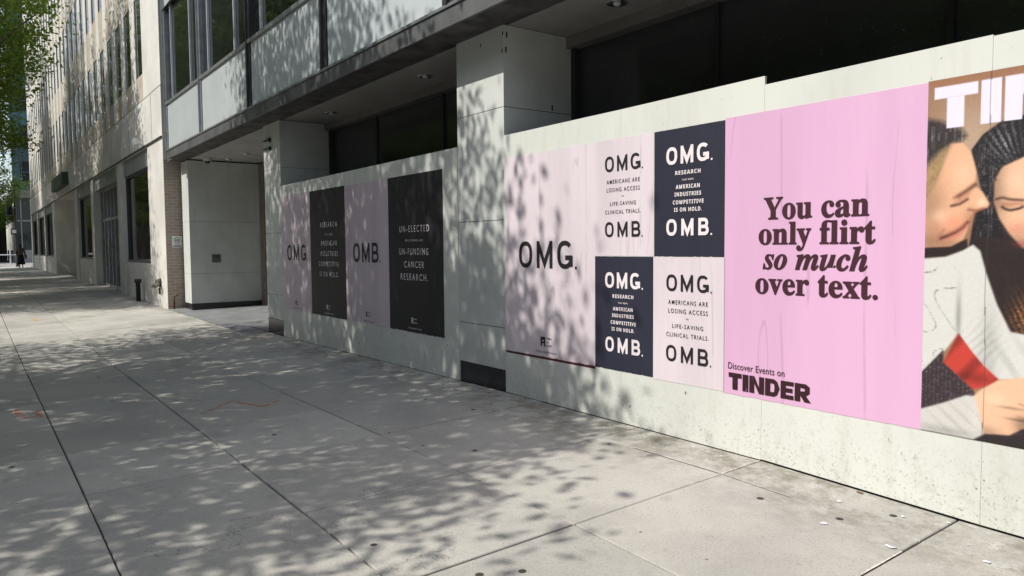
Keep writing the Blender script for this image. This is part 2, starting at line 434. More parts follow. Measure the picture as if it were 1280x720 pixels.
# upper storeys
MB().box(-17.4, 10, 3.64, 16, 2.07, 11.6).build('upper_wall', plain('dark_core_wall', (.04, .04, .04), .8), bld)
MB().box(-17.46, 10.05, 3.44, 16, 11.6, 11.9).build('roof_parapet', FASCIA, bld)
mull = [-17.42, -14.50, -11.555, -8.605, -5.715, -2.77, .17, 3.1, 6.04, 8.98]
for z0 in (2.152, 5.13, 8.11):
    for a, b in zip(mull[:-1], mull[1:]):
        MB().box(a + .12, b - .12, 3.522, 3.545, z0 + .004, z0 + .945).build('spandrel_panel', SPAN, bld)
        p3 = [a + .11] + [a + (b - a) * k for k in (.18, .73)] + [b - .11]
        wn = MB().box(a + .11, b - .11, 3.575, 3.59, z0 + 1.01, z0 + 2.965).build('window', GLASS, bld)
        fm = MB()
        for m in p3[1:3]: MB().box(m - .022, m + .022, 3.535, 3.572, z0 + 1.01, z0 + 2.965).build('window_bar', BAR, wn)
    MB().box(-17.45, 10, 3.49, 3.56, z0 + .949, z0 + 1.005).build('sill', ALU, bld, bevel=.003)
    MB().box(-17.45, 10, 3.492, 3.56, z0 + 2.952, z0 + 2.976).build('sill', DARKALU, bld)
for m in mull:
    f = MB(); f.box(m - .105, m - .018, 3.505, 3.60, 2.156, 11.59); f.box(m + .018, m + .105, 3.505, 3.60, 2.156, 11.59); f.box(m - .018, m + .018, 3.475, 3.60, 2.154, 11.592)
    f.build('mullion', DARKALU if m > -12 else ALU, bld)
# recessed downlights
CHROME = plain('chrome_reflector', (.75, .75, .74), .15, .1, 9, 0, 60, .5, 1.0)
for (x, y) in ((-7.52, 4.29), (-10.3, 4.30), (-16.86, 4.62), (-15.67, 4.65), (-4.4, 4.3), (-1.9, 4.3)):
    d = MB(); n = 20
    ring = [(math.cos(2 * math.pi * k / n), math.sin(2 * math.pi * k / n)) for k in range(n)]
    prof = [(.088, 1.964), (.090, 1.957), (.072, 1.955), (.064, 1.962), (.04, 1.9645)]
    b0 = len(d.v)
    for r_, z_ in prof: d.v += [(x + r_ * c, y + r_ * s_, z_) for c, s_ in ring]
    for j in range(len(prof) - 1):
        for kk in range(n): d.f.append((b0 + j * n + kk, b0 + j * n + (kk + 1) % n, b0 + (j + 1) * n + (kk + 1) % n, b0 + (j + 1) * n + kk)); d.mi.append(0)
    o = d.build('downlight', CHROME, bld, smooth=True)
    MB().ball((x, y, 1.955), (.032, .032, .02)).build('bulb', plain('bulb_glass', (.7, .7, .68), .1), o, smooth=True)
o = thing('dome_camera', (-16.9, 4.2, 1.96), 'small white dome security camera under the entrance soffit', 'camera')
MB().tube([(-16.9, 4.2, 1.965), (-16.9, 4.2, 1.90)], .085, 18).build('housing', plain('white_plastic', (.6, .6, .6), .4), o, bevel=.006)
MB().ball((-16.9, 4.2, 1.90), (.062, .062, .06), 16, 10).build('dome_lens', GRAN, o, smooth=True)

# ------------------------------------------------------------------ hoardings
SCREW = plain('rusty_screw', (.16, .13, .10), .6, .4, 90)
def hoarding(name, seams, tops, label):
    xm = (seams[0] + seams[-1]) / 2
    h = thing(name, (xm, HY, -1.35), label, 'hoarding', 'white board hoardings between the columns')
    for i, (a, b) in enumerate(zip(seams[:-1], seams[1:])):
        g = .0007
        za, zb = gz(a, 3.87), gz(b, 3.87)
        lift = .008 if a > -2.75 and a < -1.4 else .003
        p = MB(); y0, y1 = HY, HY + .018
        if i == 0: a += .003
        v = [(a + g, y0, za + lift), (b - g, y0, zb + lift), (b - g, y1, zb + lift), (a + g, y1, za + lift)] + [(a + g, y0, tops[i][0]), (b - g, y0, tops[i][1]), (b - g, y1, tops[i][1]), (a + g, y1, tops[i][0])]
        p.v = v; p.f = [(0, 3, 2, 1), (4, 5, 6, 7), (0, 1, 5, 4), (1, 2, 6, 5), (2, 3, 7, 6), (3, 0, 4, 7)]; p.mi = [0] * 6
        pp = p.build('plywood_panel', BOARD, h)
        sc_ = MB()
        for ex_ in (a + .018, b - .020):
            for zz in np.arange(-1.15, .95, .31):
                jx, jz = ex_ + random.uniform(-.006, .006), zz + random.uniform(-.04, .04)
                sc_.quad(*[(jx + .0042 * math.cos(q_ * math.pi / 4), HY - .0006, jz + .0042 * math.sin(q_ * math.pi / 4)) for q_ in range(8)])
        sc_.build('screw_heads', SCREW, pp)['kind'] = 'stuff'
    st = MB()
    for s_ in seams[1:-1]: st.box(s_ - .045, s_ + .045, HY + .019, HY + .06, -1.5, .9)
    st.build('timber_stud', plain('softwood', (.40, .30, .19), .8), h)
    return h
hoarding('hoarding', [-5.385, -5.13, -3.91, -2.70, -1.478, -.305], [(.985, .985), (.985, .990), (.990, 1.003), (.951, .962), (.955, .96)],
         'white board hoarding with pink and dark posters, notched along its top edge')
hoarding('hoarding', [-11.283, -10.28, -8.57, -7.35, -6.172], [(.955, .955), (.955, .961), (.961, .966), (.966, .970)],
         'white board hoarding with four narrow posters, beside the open entrance')

# ------------------------------------------------------------------ posters
PALE = m_paper('pale_pink_paper', (216, 204, 210), .55)
DARK = m_paper('midnight_paper', (44, 46, 60), .5, .12)
BLACKP = m_paper('black_paper', (36, 35, 40), .55, .15)
PINK = m_paper('pink_paper', (214, 170, 202), .5, .06)
MAUVE = m_paper('mauve_paper', (205, 190, 198), .55)
INK = plain('black_ink', (.018, .014, .018), .55, .1, 9, 0)
INKB = plain('maroon_ink', (.050, .014, .022), .55, .1, 9, 0)
CREAM = plain('cream_ink', s2l((228, 218, 220)), .55, .05, 9, 0)
def m_wornink():
    t = NT('worn_maroon_ink')
    f = t.ramp(t.noise(42, 6, .8, t.vmul((1.6, 1, .35))), .60, .66)
    sep = t.n('ShaderNodeSeparateXYZ'); t.l(t.pos, sep.inputs[0])
    f = t.math('MULTIPLY', f, t.ramp(sep.outputs[0], -2.62, -2.86))
    return t.out(t.mix(f, (.030, .008, .012), s2l((222, 176, 212))), .55, .4)
WORN = m_wornink()
def poster(x0, x1, z0, z1, mat, label, y=HY - .0022, group=None, ragged=.004, name='poster'):
    """one pasted sheet: flat, its lower edge a little torn"""
    n = 40; b = MB(); top = []; bot = []
    for i in range(n + 1):
        xx = x0 + (x1 - x0) * i / n
        bot.append((xx, z0 + random.uniform(-.2, 1) * ragged * (1.2 if random.random() < .25 else .15)))
        top.append((xx, z1 + random.uniform(-.15, .15) * ragged))
    for i in range(n):
        (xa, za), (xb, zb) = bot[i], bot[i + 1]; (_, ta), (_, tb_) = top[i], top[i + 1]
        b.quad((xa, y, za), (xb, y, zb), (xb, y, tb_), (xa, y, ta))
        b.quad((xa, y, za), (xa, y + .0018, za), (xb, y + .0018, zb), (xb, y, zb))
        b.quad((xa, y, ta), (xb, y, tb_), (xb, y + .0018, tb_), (xa, y + .0018, ta))
    b.quad((x0, y, bot[0][1]), (x0, y, top[0][1]), (x0, y + .0018, top[0][1]), (x0, y + .0018, bot[0][1]))
    b.quad((x1, y, bot[-1][1]), (x1, y + .0018, bot[-1][1]), (x1, y + .0018, top[-1][1]), (x1, y, top[-1][1]))
    o = b.build(name, mat); return tag(o, label, 'poster', group)
def text_mesh(body, off=0.0, space=1.0, wordspace=1.0):
    c = bpy.data.curves.new('glyphs', 'FONT'); c.body = body; c.offset = off; c.space_character = space; c.space_word = wordspace
    c.resolution_u = 6; c.extrude = 0.0
    o = bpy.data.objects.new('glyphs', c); COL.objects.link(o)
    dg = bpy.context.evaluated_depsgraph_get(); me = bpy.data.meshes.new_from_object(o.evaluated_get(dg))
    bpy.data.objects.remove(o); bpy.data.curves.remove(c)
    n = len(me.vertices); co = np.empty(n * 3); me.vertices.foreach_get('co', co); co = co.reshape(-1, 3)
    fs = [tuple(p.vertices) for p in me.polygons]
    bpy.data.meshes.remove(me); return co, fs
class Letters:
    """lines of lettering; each line becomes a mesh of its own on its poster"""
    def __init__(s, y): s.lines = []; s.y = y
    def line(s, body, x0, x1, z0, h, off=0.0, space=1.0, wordspace=1.0, cap=None):
        co, fs = text_mesh(body, off, space, wordspace)
        mn = co.min(0); mx = co.max(0)
        sx = (x1 - x0) / (mx[0] - mn[0])
        if cap is None: sz = h / (mx[1] - mn[1]); base = mn[1]
        else: sz = h / cap; base = 0.0
        b = MB(); b.v = [(x0 + (c[0] - mn[0]) * sx, s.y, z0 + (c[1] - base) * sz) for c in co]; b.f = fs; b.mi = [0] * len(fs)
        s.lines.append(b); return s
    def big(s, word, x0, x1, z0, h, t, dot=True):
        """wide spaced monoline capitals O M G B with a small full stop"""
        W = {'O': .82, 'M': .92, 'G': .84, 'B': .76}; tot = sum(W[c] for c in word); gap = ((x1 - x0) / h - tot) / (len(word) - 1)
        b = MB(); s.k = 0
        def rib(P, closed=False):
            n = len(P); A = []; B = []
            for i in range(n):
                p = Vector(P[i]); pp = Vector(P[(i - 1) % n]) if closed or i else None; nn = Vector(P[(i + 1) % n]) if closed or i < n - 1 else None
                d0 = (p - pp).normalized() if pp is not None else None; d1 = (nn - p).normalized() if nn is not None else None
                d0 = d0 or d1; d1 = d1 or d0
                n0 = Vector((-d0.y, d0.x)); n1 = Vector((-d1.y, d1.x)); m = (n0 + n1).normalized(); m *= (t / 2) / max(.35, m.dot(n0))
                A.append(p + m); B.append(p - m)
            yy = s.y - .00016 * s.k; s.k += 1
            f = lambda q: (x + q.x * h, yy, z0 + q.y * h)
            for i in range(n if closed else n - 1):
                j = (i + 1) % n; b.quad(f(B[i]), f(B[j]), f(A[j]), f(A[i]))
        x = x0
        for ch in word:
            ww = W[ch]; r = t / 2
            def se(th, e=2.5): 
                c_, s_ = math.cos(th), math.sin(th)
                return (ww / 2 + (ww / 2 - r) * math.copysign(abs(c_) ** (2 / e), c_), .5 + (.5 - r) * math.copysign(abs(s_) ** (2 / e), s_))
            if ch == 'O': rib([se(2 * math.pi * k_ / 40) for k_ in range(40)], True)
            if ch == 'G':
                rib([se(R(42) + R(318 - 22) * k_ / 36) for k_ in range(37)]); rib([(ww - r, .08), (ww - r, .47)]); rib([(ww * .52, .47 - r * .9), (ww, .47 - r * .9)])
            if ch == 'M':
                rib([(r, 0), (r, 1)]); rib([(ww - r, 0), (ww - r, 1)]); rib([(r * .9, 1 - r * .6), (ww / 2, .16), (ww - r * .9, 1 - r * .6)])
            if ch == 'B':
                rib([(r, 0), (r, 1)])
                for zz0, zz1, xe in ((.5, 1 - r, ww * .94), (r, .5, ww)):
                    hh = (zz1 - zz0) / 2; rib([(t * .9, zz0)] + [(xe - r - hh * .9 + hh * .9 * math.cos(th_), zz0 + hh + hh * math.sin(th_)) for th_ in np.linspace(-math.pi / 2, math.pi / 2, 12)] + [(t * .9, zz1)])
            x += (ww + gap) * h
        if dot: q = h * t * .55; xx = x1 + h * .12; b.quad((xx, s.y, z0), (xx + q, s.y, z0), (xx + q, s.y, z0 + q), (xx, s.y, z0 + q))
        s.lines.append(b); return s
    def build(s, name, mat, parent):
        for b in s.lines: o = b.build(name, mat, parent)
        return o
LY = HY - .0050
GN, GF = 'posters pasted in a block on the notched hoarding', 'posters on the hoarding by the entrance'

# large pale poster
p = poster(-5.372, -4.187, -.935, .783, PALE, 'large pale pink poster reading OMG, beside the column', group=GN)
Letters(LY).big('OMG', -5.161, -4.448, -.186, .227, .165).build('headline_lettering', INK, p)
lg = MB(); ex, ez = -4.865, -.845
lg.quad((ex, LY, ez), (ex + .02, LY, ez), (ex + .02, LY, ez + .075), (ex, LY, ez + .08)).quad((ex + .045, LY, ez), (ex + .062, LY, ez), (ex + .062, LY, ez + .08), (ex + .045, LY, ez + .08)).quad((ex + .02, LY, ez + .055), (ex + .045, LY, ez + .055), (ex + .045, LY, ez + .08), (ex + .02, LY, ez + .08)).quad((ex + .02, LY, ez + .022), (ex + .045, LY, ez + .03), (ex + .045, LY, ez + .042), (ex + .02, LY, ez + .036))
lg.build('logo_emblem', INK, p)
Letters(LY).line('WIN', ex + .075, ex + .14, ez + .058, .02, .01).line('OR', ex + .075, ex + .115, ez + .03, .018, .01).line('DOWN', ex + .075, ex + .145, ez, .02, .01).line('Building a Health for America', -4.93, -4.65, -.905, .022, .0, 1.0).build('logo_lettering', INK, p)
# dark red strip of the older sheet below it
MB().box(-5.372, -4.19, HY - .0011, HY - .0002, -.955, -.92).build('torn_edge', plain('dark_red_paper', (.09, .02, .025), .6, .3, 20), p)

def pale_small(x0, x1, z0, z1, dx, dz, label, ink=INK):
    p = poster(x0, x1, z0, z1, PALE, label, group=GN)
    L = Letters(LY)
    L.big('OMG', -4.075 + dx, -3.712 + dx, .546 + dz, .114, .165)
    L.big('OMB', -4.076 + dx, -3.713 + dx, .062 + dz, .112, .165)
    L.build('headline_lettering', ink, p)
    L = Letters(LY)
    L.line('AMERICANS ARE', -4.057 + dx, -3.719 + dx, .456 + dz, .0300, .003, 1.35).line('LOSING ACCESS', -4.057 + dx, -3.719 + dx, .396 + dz, .0300, .003, 1.35).line('to', -3.902 + dx, -3.878 + dx, .357 + dz, .010)
    L.line('LIFE-SAVING', -4.021 + dx, -3.756 + dx, .294 + dz, .0285, .003, 1.35).line('CLINICAL TRIALS.', -4.073 + dx, -3.709 + dx, .233 + dz, .0290, .003, 1.35)
    L.build('body_lettering', ink, p); return p
def dark_small(x0, x1, z0, z1, dx, dz, label):
    p = poster(x0, x1, z0, z1, DARK, label, group=GN)
    L = Letters(LY)
    L.big('OMG', -3.469 + dx, -3.106 + dx, .543 + dz, .118, .20)
    L.big('OMB', -3.467 + dx, -3.104 + dx, .062 + dz, .113, .20)
    L.build('headline_lettering', CREAM, p)
    L = Letters(LY)
    for s_, a, b, z in (('𝗥𝗘𝗦𝗘𝗔𝗥𝗖𝗛', -3.389, -3.174, .470), ('𝗔𝗠𝗘𝗥𝗜𝗖𝗔𝗡', -3.384, -3.180, .376), ('𝗜𝗡𝗗𝗨𝗦𝗧𝗥𝗜𝗘𝗦', -3.395, -3.169, .326), ('𝗖𝗢𝗠𝗣𝗘𝗧𝗜𝗧𝗜𝗩𝗘', -3.409, -3.148, .273), ('𝗜𝗦 𝗢𝗡 𝗛𝗢𝗟𝗗.', -3.399, -3.163, .223)):
        L.line(s_, a + dx, b + dx, z + dz, .0275, .012, 1.2)
    L.line('THAT KEEPS', -3.331 + dx, -3.232 + dx, .429 + dz, .0115, .01, 1.2)
    L.build('body_lettering', CREAM, p); return p
pale_small(-4.187, -3.584, -.080, .784, 0, 0, 'pale OMG OMB poster above the dark one, between large pale poster and dark one')
dark_small(-3.580, -2.984, -.080, .782, 0, 0, 'dark OMG OMB poster beside the top of the pink poster')
dark_small(-4.189, -3.590, -.937, -.0835, -.606, -.862, 'dark OMG OMB poster under the pale one, beside the large pale poster')
pale_small(-3.588, -2.978, -.945, -.0835, .610, -.862, 'pale OMG OMB poster under the dark one, beside foot of the pink poster')

# pink poster
p = poster(-2.981, -1.7605, -.951, .792, PINK, 'bright pink poster reading You can only flirt so much over text')
L = Letters(LY)
for s_, a, b, z in (('𝐘𝐨𝐮 𝐜𝐚𝐧', -2.696, -2.047, .149), ('𝐨𝐧𝐥𝐲 𝐟𝐥𝐢𝐫𝐭', -2.729, -2.009, .000), ('𝒔𝒐 𝒎𝒖𝒄𝒉', -2.699, -2.049, -.148), ('𝐨𝐯𝐞𝐫 𝐭𝐞𝐱𝐭.', -2.749, -1.992, -.297)):
    L.line(s_, a, b, z, .122, .015, 1.0, cap=.655)
L.build('slogan_lettering', INKB, p)
Letters(LY).line('Discover Events on', -2.944, -2.541, -.789, .042, .004, 1.05).build('small_lettering', INKB, p)
def block_word(b, x0, z0, h, cw, y, only=None):
    """heavy slab capitals T I N D E R drawn as polygons on a unit box"""
    G = {'T': (1.0, [[(0, 1), (1, 1), (1, .72), (0, .72)], [(.3, .72), (.7, .72), (.7, 0), (.3, 0)]]),
         'I': (.44, [[(0, 0), (1, 0), (1, 1), (0, 1)]]),
         'N': (1.08, [[(0, 0), (.34, 0), (.34, 1), (0, 1)], [(.66, 0), (1, 0), (1, 1), (.66, 1)], [(.34, 1), (.66, .38), (.66, 0), (.34, .58)]]),
         'D': (1.02, [[(0, 0), (.36, 0), (.36, 1), (0, 1)], [(.36, 1), (.62, 1), (.84, .88), (.62, .73), (.52, .75), (.36, .75)], [(.62, .73), (.84, .88), (1, .5), (.66, .5)], [(.66, .5), (1, .5), (.84, .12), (.62, .27)], [(.36, 0), (.36, .25), (.52, .25), (.62, .27), (.84, .12), (.62, 0)]]),
         'E': (.88, [[(0, 0), (.4, 0), (.4, 1), (0, 1)], [(.4, .76), (1, .76), (1, 1), (.4, 1)], [(.4, .38), (.92, .38), (.92, .62), (.4, .62)], [(.4, 0), (1, 0), (1, .24), (.4, .24)]]),
         'R': (1.04, [[(0, 0), (.36, 0), (.36, 1), (0, 1)], [(.36, 1), (.7, 1), (.94, .86), (.64, .74), (.36, .77)], [(.64, .74), (.94, .86), (.94, .5), (.64, .6)], [(.36, .57), (.64, .6), (.94, .5), (.72, .35), (.36, .34)], [(.36, .34), (.72, .35), (1.04, 0), (.62, 0)]])}
    x = x0
    for ch in 'TINDER':
        ww, polys = G[ch]; ww *= cw
        for P in polys: b.quad(*[(x + u * ww, y, z0 + v * h) for u, v in (P if sum((P[i][0] * P[(i + 1) % len(P)][1] - P[(i + 1) % len(P)][0] * P[i][1]) for i in range(len(P))) > 0 else P[::-1])])
        x += ww + cw * .07
    return x
b = MB(); block_word(b, -2.940, -.918, .106, .098, LY); b.build('brand_lettering', WORN, p)

# photo poster: the printed picture is painted per vertex
SH = {'hairL': [(-0.03, 0.621), (0.059, 0.595), (0.157, 0.544), (0.179, 0.509), (0.158, 0.484), (0.111, 0.473), (0.062, 0.439), (0.027, 0.371), (-0.023, 0.308)],
 'blonde': [(-0.024, 0.362), (0.044, 0.428), (0.111, 0.473), (0.076, 0.392), (0.047, 0.303), (0.005, 0.227), (-0.021, 0.202)],
 'faceL': [(0.11, 0.479), (0.164, 0.479), (0.201, 0.431), (0.226, 0.34), (0.222, 0.271), (0.257, 0.237), (0.289, 0.179), (0.276, 0.161), (0.219, 0.148), (0.205, 0.113), (0.2, 0.088), (0.192, 0.056), (0.176, 0.012), (0.122, -0.02), (-0.015, -0.029), (-0.021, 0.215), (0.005, 0.227), (0.047, 0.303), (0.082, 0.398)],
 'browL': [(0.117, 0.207), (0.153, 0.231), (0.216, 0.265), (0.182, 0.229), (0.135, 0.2)],
 'lashL': [(0.136, 0.184), (0.183, 0.216), (0.177, 0.191)],
 'lipL': [(0.085, 0.019), (0.145, 0.051), (0.201, 0.082), (0.187, 0.053), (0.133, 0.025)],
 'collar': [(-0.015, -0.026), (0.122, -0.02), (0.193, 0.018), (0.2, -0.027), (0.16, -0.066), (-0.014, -0.08)],
 'hairR': [(0.201, 0.437), (0.25, 0.506), (0.327, 0.558), (0.423, 0.574), (0.556, 0.508), (0.62, 0.306), (0.65, -0.063), (0.656, -0.27), (0.225, -0.296), (0.231, -0.091), (0.201, -0.04), (0.21, 0.037), (0.225, 0.138), (0.289, 0.173), (0.248, 0.25), (0.228, 0.34)],
 'faceR': [(0.338, 0.349), (0.428, 0.388), (0.521, 0.338), (0.564, 0.218), (0.549, 0.054), (0.491, -0.04), (0.429, -0.028), (0.374, 0.034), (0.328, 0.109), (0.304, 0.185), (0.303, 0.296)],
 'browR': [(0.312, 0.197), (0.358, 0.212), (0.428, 0.202), (0.428, 0.184), (0.358, 0.196)],
 'eyeR': [(0.343, 0.154), (0.403, 0.155), (0.429, 0.148), (0.403, 0.139), (0.36, 0.141)],
 'shirt': [(-0.038, -0.082), (0.099, -0.069), (0.177, -0.038), (0.221, -0.01), (0.253, -0.041), (0.283, -0.15), (0.333, -0.298), (0.389, -0.415), (0.453, -0.423), (0.587, -0.449), (0.591, -0.615), (0.445, -0.626), (0.342, -0.647), (0.267, -0.586), (0.214, -0.508), (0.167, -0.442), (0.11, -0.529), (-0.025, -0.682)],
 'red': [(0.167, -0.442), (0.221, -0.514), (0.279, -0.584), (0.354, -0.65), (0.306, -0.681), (0.238, -0.708), (0.166, -0.648), (0.101, -0.592)],
 'dark': [(-0.025, -0.682), (0.099, -0.53), (0.101, -0.592), (0.166, -0.648), (0.238, -0.708), (0.252, -0.737), (-0.021, -0.86)],
 'sleeve': [(-0.021, -0.85), (0.103, -0.794), (0.207, -0.739), (0.245, -0.738), (0.266, -0.816), (0.29, -0.916), (0.244, -0.95), (0.16, -0.95), (-0.019, -0.949)],
 'hand': [(0.239, -0.739), (0.27, -0.704), (0.342, -0.647), (0.447, -0.62), (0.549, -0.635), (0.574, -0.748), (0.511, -0.878), (0.451, -0.857), (0.396, -0.899), (0.29, -0.912), (0.262, -0.824)],
 'bottom': [(-0.019, -0.945), (0.16, -0.947), (0.25, -0.949), (0.29, -0.912), (0.396, -0.899), (0.598, -0.86), (0.602, -0.977), (-0.015, -1.121)],
 'hairR2': [(0.22, 0.028), (0.697, 0.021), (0.71, -0.424), (0.454, -0.433), (0.389, -0.418), (0.333, -0.298), (0.283, -0.15)]}
def sdf(U, V, poly):
    d = np.full(U.shape, 1e9); ins = np.zeros(U.shape, bool); n = len(poly)
    for i in range(n):
        ax, ay = poly[i]; bx, by = poly[(i + 1) % n]; ex_, ey_ = bx - ax, by - ay
        t_ = np.clip(((U - ax) * ex_ + (V - ay) * ey_) / (ex_ * ex_ + ey_ * ey_ + 1e-12), 0, 1)
        d = np.minimum(d, np.hypot(U - ax - t_ * ex_, V - ay - t_ * ey_))
        cnd = ((ay > V) != (by > V)) & (U < (bx - ax) * (V - ay) / (by - ay + 1e-12) + ax); ins ^= cnd
    return np.where(ins, d, -d)
def photo_poster():
    Wd, z0, z1 = 1.22, -.951, .797
    nx, nz = 330, 470
    u = np.linspace(0, Wd, nx); v = np.linspace(z0, z1, nz); U, V = np.meshgrid(u, v)
    img = np.zeros(U.shape + (3,)); nz_ = rng.normal(0, 1, U.shape)
    def g(cx, cy, rx, ry): return np.exp(-(((U - cx) / rx) ** 2 + ((V - cy) / ry) ** 2))
    def put(m, c): 
        c = np.array(c, float); img[:] = img * (1 - m[..., None]) + (c if c.ndim == 3 else c[None, None]) * m[..., None]
    def lay(k, c, soft=.006): put(np.clip(sdf(U, V, SH[k]) / soft + .5, 0, 1), c)
    put(np.ones(U.shape), (148, 112, 86)); put(g(.2, .5, .18, .2), (176, 150, 128)); put(np.clip((V - .74) / .04, 0, 1) * .8, (150, 104, 76))
    put(np.clip((U - .5) / .4, 0, 1) * .6, (96, 72, 60))
    st = np.sin(U * 900 + 6 * np.sin(V * 9) + nz_ * .7)
    K = rng.normal(0, 1, U.shape); K = np.repeat(rng.normal(0, 1, (nz // 10 + 1, nx)), 10, 0)[:nz] * .7 + rng.normal(0, 1, (1, nx)) * .8 + K * .25
    wet = np.clip(K - .75, 0, 1.6) / 1.6
    def hair(base, hi, amt): return np.array(base)[None, None] + (np.clip(st - .35, 0, 1) * amt)[..., None] * (np.array(hi) - np.array(base))
    SH['bodyR'] = [(.40, -.10), (.62, -.02), (.80, -.10), (.96, -.26), (1.06, -.55), (1.10, -1.1), (.30, -1.1)]
    lay('bodyR', np.array((58, 44, 48))[None, None] * (1 - .3 * np.clip(np.sin(U * 46 + V * 30), 0, 1))[..., None], .012)
    lay('hairR', hair((24, 21, 24), (190, 190, 200), .10)); put(wet * g(.25, .22, .07, .28) * (sdf(U, V, SH['hairR']) > 0) * .95, (206, 208, 216))
    arc = np.clip(np.sin(np.arctan2(V - .25, U - .44) * 60 + nz_ * .6) - .5, 0, 1) * g(.34, .45, .07, .09) * 1.7
    put(np.clip(arc, 0, .9) * (sdf(U, V, SH['hairR']) > 0), (214, 214, 222)); put(((nz_ > 1.7) & (sdf(U, V, SH['hairR']) > .004)) * g(.30, .30, .10, .26) * .7, (215, 215, 222))
    lay('hairR2', hair((38, 30, 31), (96, 66, 52), .25)); put(g(.43, -.35, .05, .10) * np.clip(np.sin(U * 260 + V * 120 + nz_), 0, 1), (196, 120, 62)); put(g(.47, -.36, .03, .06) * np.clip(nz_, 0, 1), (226, 186, 90))
    fr = np.array((226, 180, 148))[None, None] * (1 - .30 * g(.30, .24, .05, .22) - .25 * g(.40, -.02, .12, .06))[..., None]
    lay('faceR', fr, .01); put(g(.36, .17, .06, .016) * .35, (150, 95, 75)); pass
    put(g(.41, .06, .05, .03) * .35, (205, 110, 95)); put(g(.46, -.01, .06, .016) * .7, (165, 70, 70)); put(g(.40, .28, .06, .05) * .25, (250, 220, 195))
    lay('hairL', hair((48, 41, 40), (205, 200, 205), .15), .03); put(wet * (sdf(U, V, SH['hairL']) > 0) * .75, (205, 203, 208))
    fl = np.array((224, 172, 138))[None, None] * (1 - .25 * g(.05, .0, .12, .06) - .22 * g(.02, .18, .07, .14) - .15 * g(.20, .12, .03, .05))[..., None]
    lay('faceL', fl, .008); put(g(.17, .33, .05, .07) * .35, (246, 212, 182)); put(g(.25, .185, .02, .02) * .4, (244, 205, 175)); put(g(.12, .09, .06, .04) * .35, (228, 140, 112))
    lay('blonde', hair((150, 120, 84), (226, 206, 160), .8), .04); 
    def pl(P, wd, c, al=1.0):
        d = np.full(U.shape, 9.0)
        for (ax, ay), (bx, by) in zip(P[:-1], P[1:]):
            ex_, ey_ = bx - ax, by - ay; t_ = np.clip(((U - ax) * ex_ + (V - ay) * ey_) / (ex_ ** 2 + ey_ ** 2), 0, 1)
            d = np.minimum(d, np.hypot(U - ax - t_ * ex_, V - ay - t_ * ey_))
        put(np.exp(-(d / wd) ** 2) * al, c)
    put(np.clip(sdf(U, V, [(0.09, 0.011), (0.128, 0.014), (0.165, 0.032), (0.187, 0.06), (0.195, 0.098), (0.172, 0.07), (0.139, 0.046), (0.097, 0.027)]) / .006 + .5, 0, 1) * .8, (205, 128, 110))
    pl([(0.074, 0.021), (0.105, 0.033), (0.139, 0.049), (0.172, 0.072), (0.195, 0.098)], .0085, (74, 36, 32), .9)
    pl([(0.112, 0.046), (0.145, 0.062), (0.175, 0.086)], .010, (176, 112, 88), .5)
    pl([(0.059, 0.013), (0.074, 0.046), (0.089, 0.062)], .008, (160, 98, 76), .55)
    pl([(0.150, 0.222), (0.19, 0.249), (0.222, 0.273)], .011, (92, 58, 46), .8)
    pl([(0.130, 0.216), (0.16, 0.234)], .007, (140, 96, 74), .6)
    pl([(0.12, 0.178), (0.158, 0.186), (0.191, 0.207)], .0065, (62, 38, 34), .85)
    pl([(0.14, 0.196), (0.17, 0.208), (0.196, 0.232)], .010, (176, 118, 92), .5)
    pl([(0.199, 0.157), (0.228, 0.15), (0.264, 0.16)], .007, (140, 82, 64), .8)
    pl([(0.2, 0.111), (0.213, 0.123), (0.225, 0.142)], .007, (176, 108, 84), .6)
    put(g(.255, .19, .016, .02) * .5, (248, 214, 186)); put(g(.07, .13, .04, .035) * .5, (246, 208, 182)); put(g(.15, .10, .05, .03) * .4, (222, 142, 112))
    put(g(.10, -.005, .06, .02) * .45, (170, 116, 90)); put(g(.05, .06, .02, .05) * .35, (186, 126, 98))
    pl([(0.314, 0.2), (0.34, 0.206), (0.37, 0.196), (0.424, 0.189)], .006, (66, 42, 36), .85)
    pl([(0.319, 0.188), (0.354, 0.173), (0.395, 0.175), (0.424, 0.171)], .006, (168, 112, 88), .6)
    pl([(0.339, 0.163), (0.355, 0.151), (0.375, 0.146), (0.408, 0.152), (0.425, 0.16)], .005, (34, 22, 22), .95)
    pl([(0.316, 0.316), (0.306, 0.305), (0.31, 0.288)], .004, (52, 36, 32), .9)
    lay('collar', (40, 30, 30))
    sh = np.array((206, 205, 201))[None, None] * (1 - .10 * np.clip(np.sin(U * 150 - V * 90 + 3 * np.sin(V * 20)), 0, 1) * g(.27, -.5, .08, .12) - .26 * g(.165, -.36, .012, .12) - .12 * g(.30, -.5, .04, .2) - .10 * np.clip(np.sin(U * 60 + V * 38), 0, 1) * g(.4, -.55, .1, .1))[..., None]
    lay('shirt', sh, .008)
    sw = np.abs(np.sin((U * 9 + .55 * np.sin(V * 21 + U * 14)) * 3.1)) ; dots = (sw < .085) & (np.sin(V * 500) > -.2) & (sdf(U, V, SH['shirt']) > .012) & (U < .15) & (V < -.12)
    put(dots * .75, (92, 90, 92))
    SH['armL'] = [(.55, -.435), (.74, -.42), (.84, -.47), (.86, -.56), (.80, -.63), (.55, -.63)]; lay('armL', (200, 198, 194), .012)
    SH['handL'] = [(.83, -.46), (.93, -.45), (.99, -.50), (.98, -.57), (.90, -.60), (.84, -.57)]; lay('handL', (222, 178, 146), .012)
    lay('red', np.array((190, 62, 52))[None, None] * (1 - .25 * np.clip(np.sin(U * 38 - V * 30), 0, 1) - .25 * g(.25, -.65, .07, .03))[..., None]); 
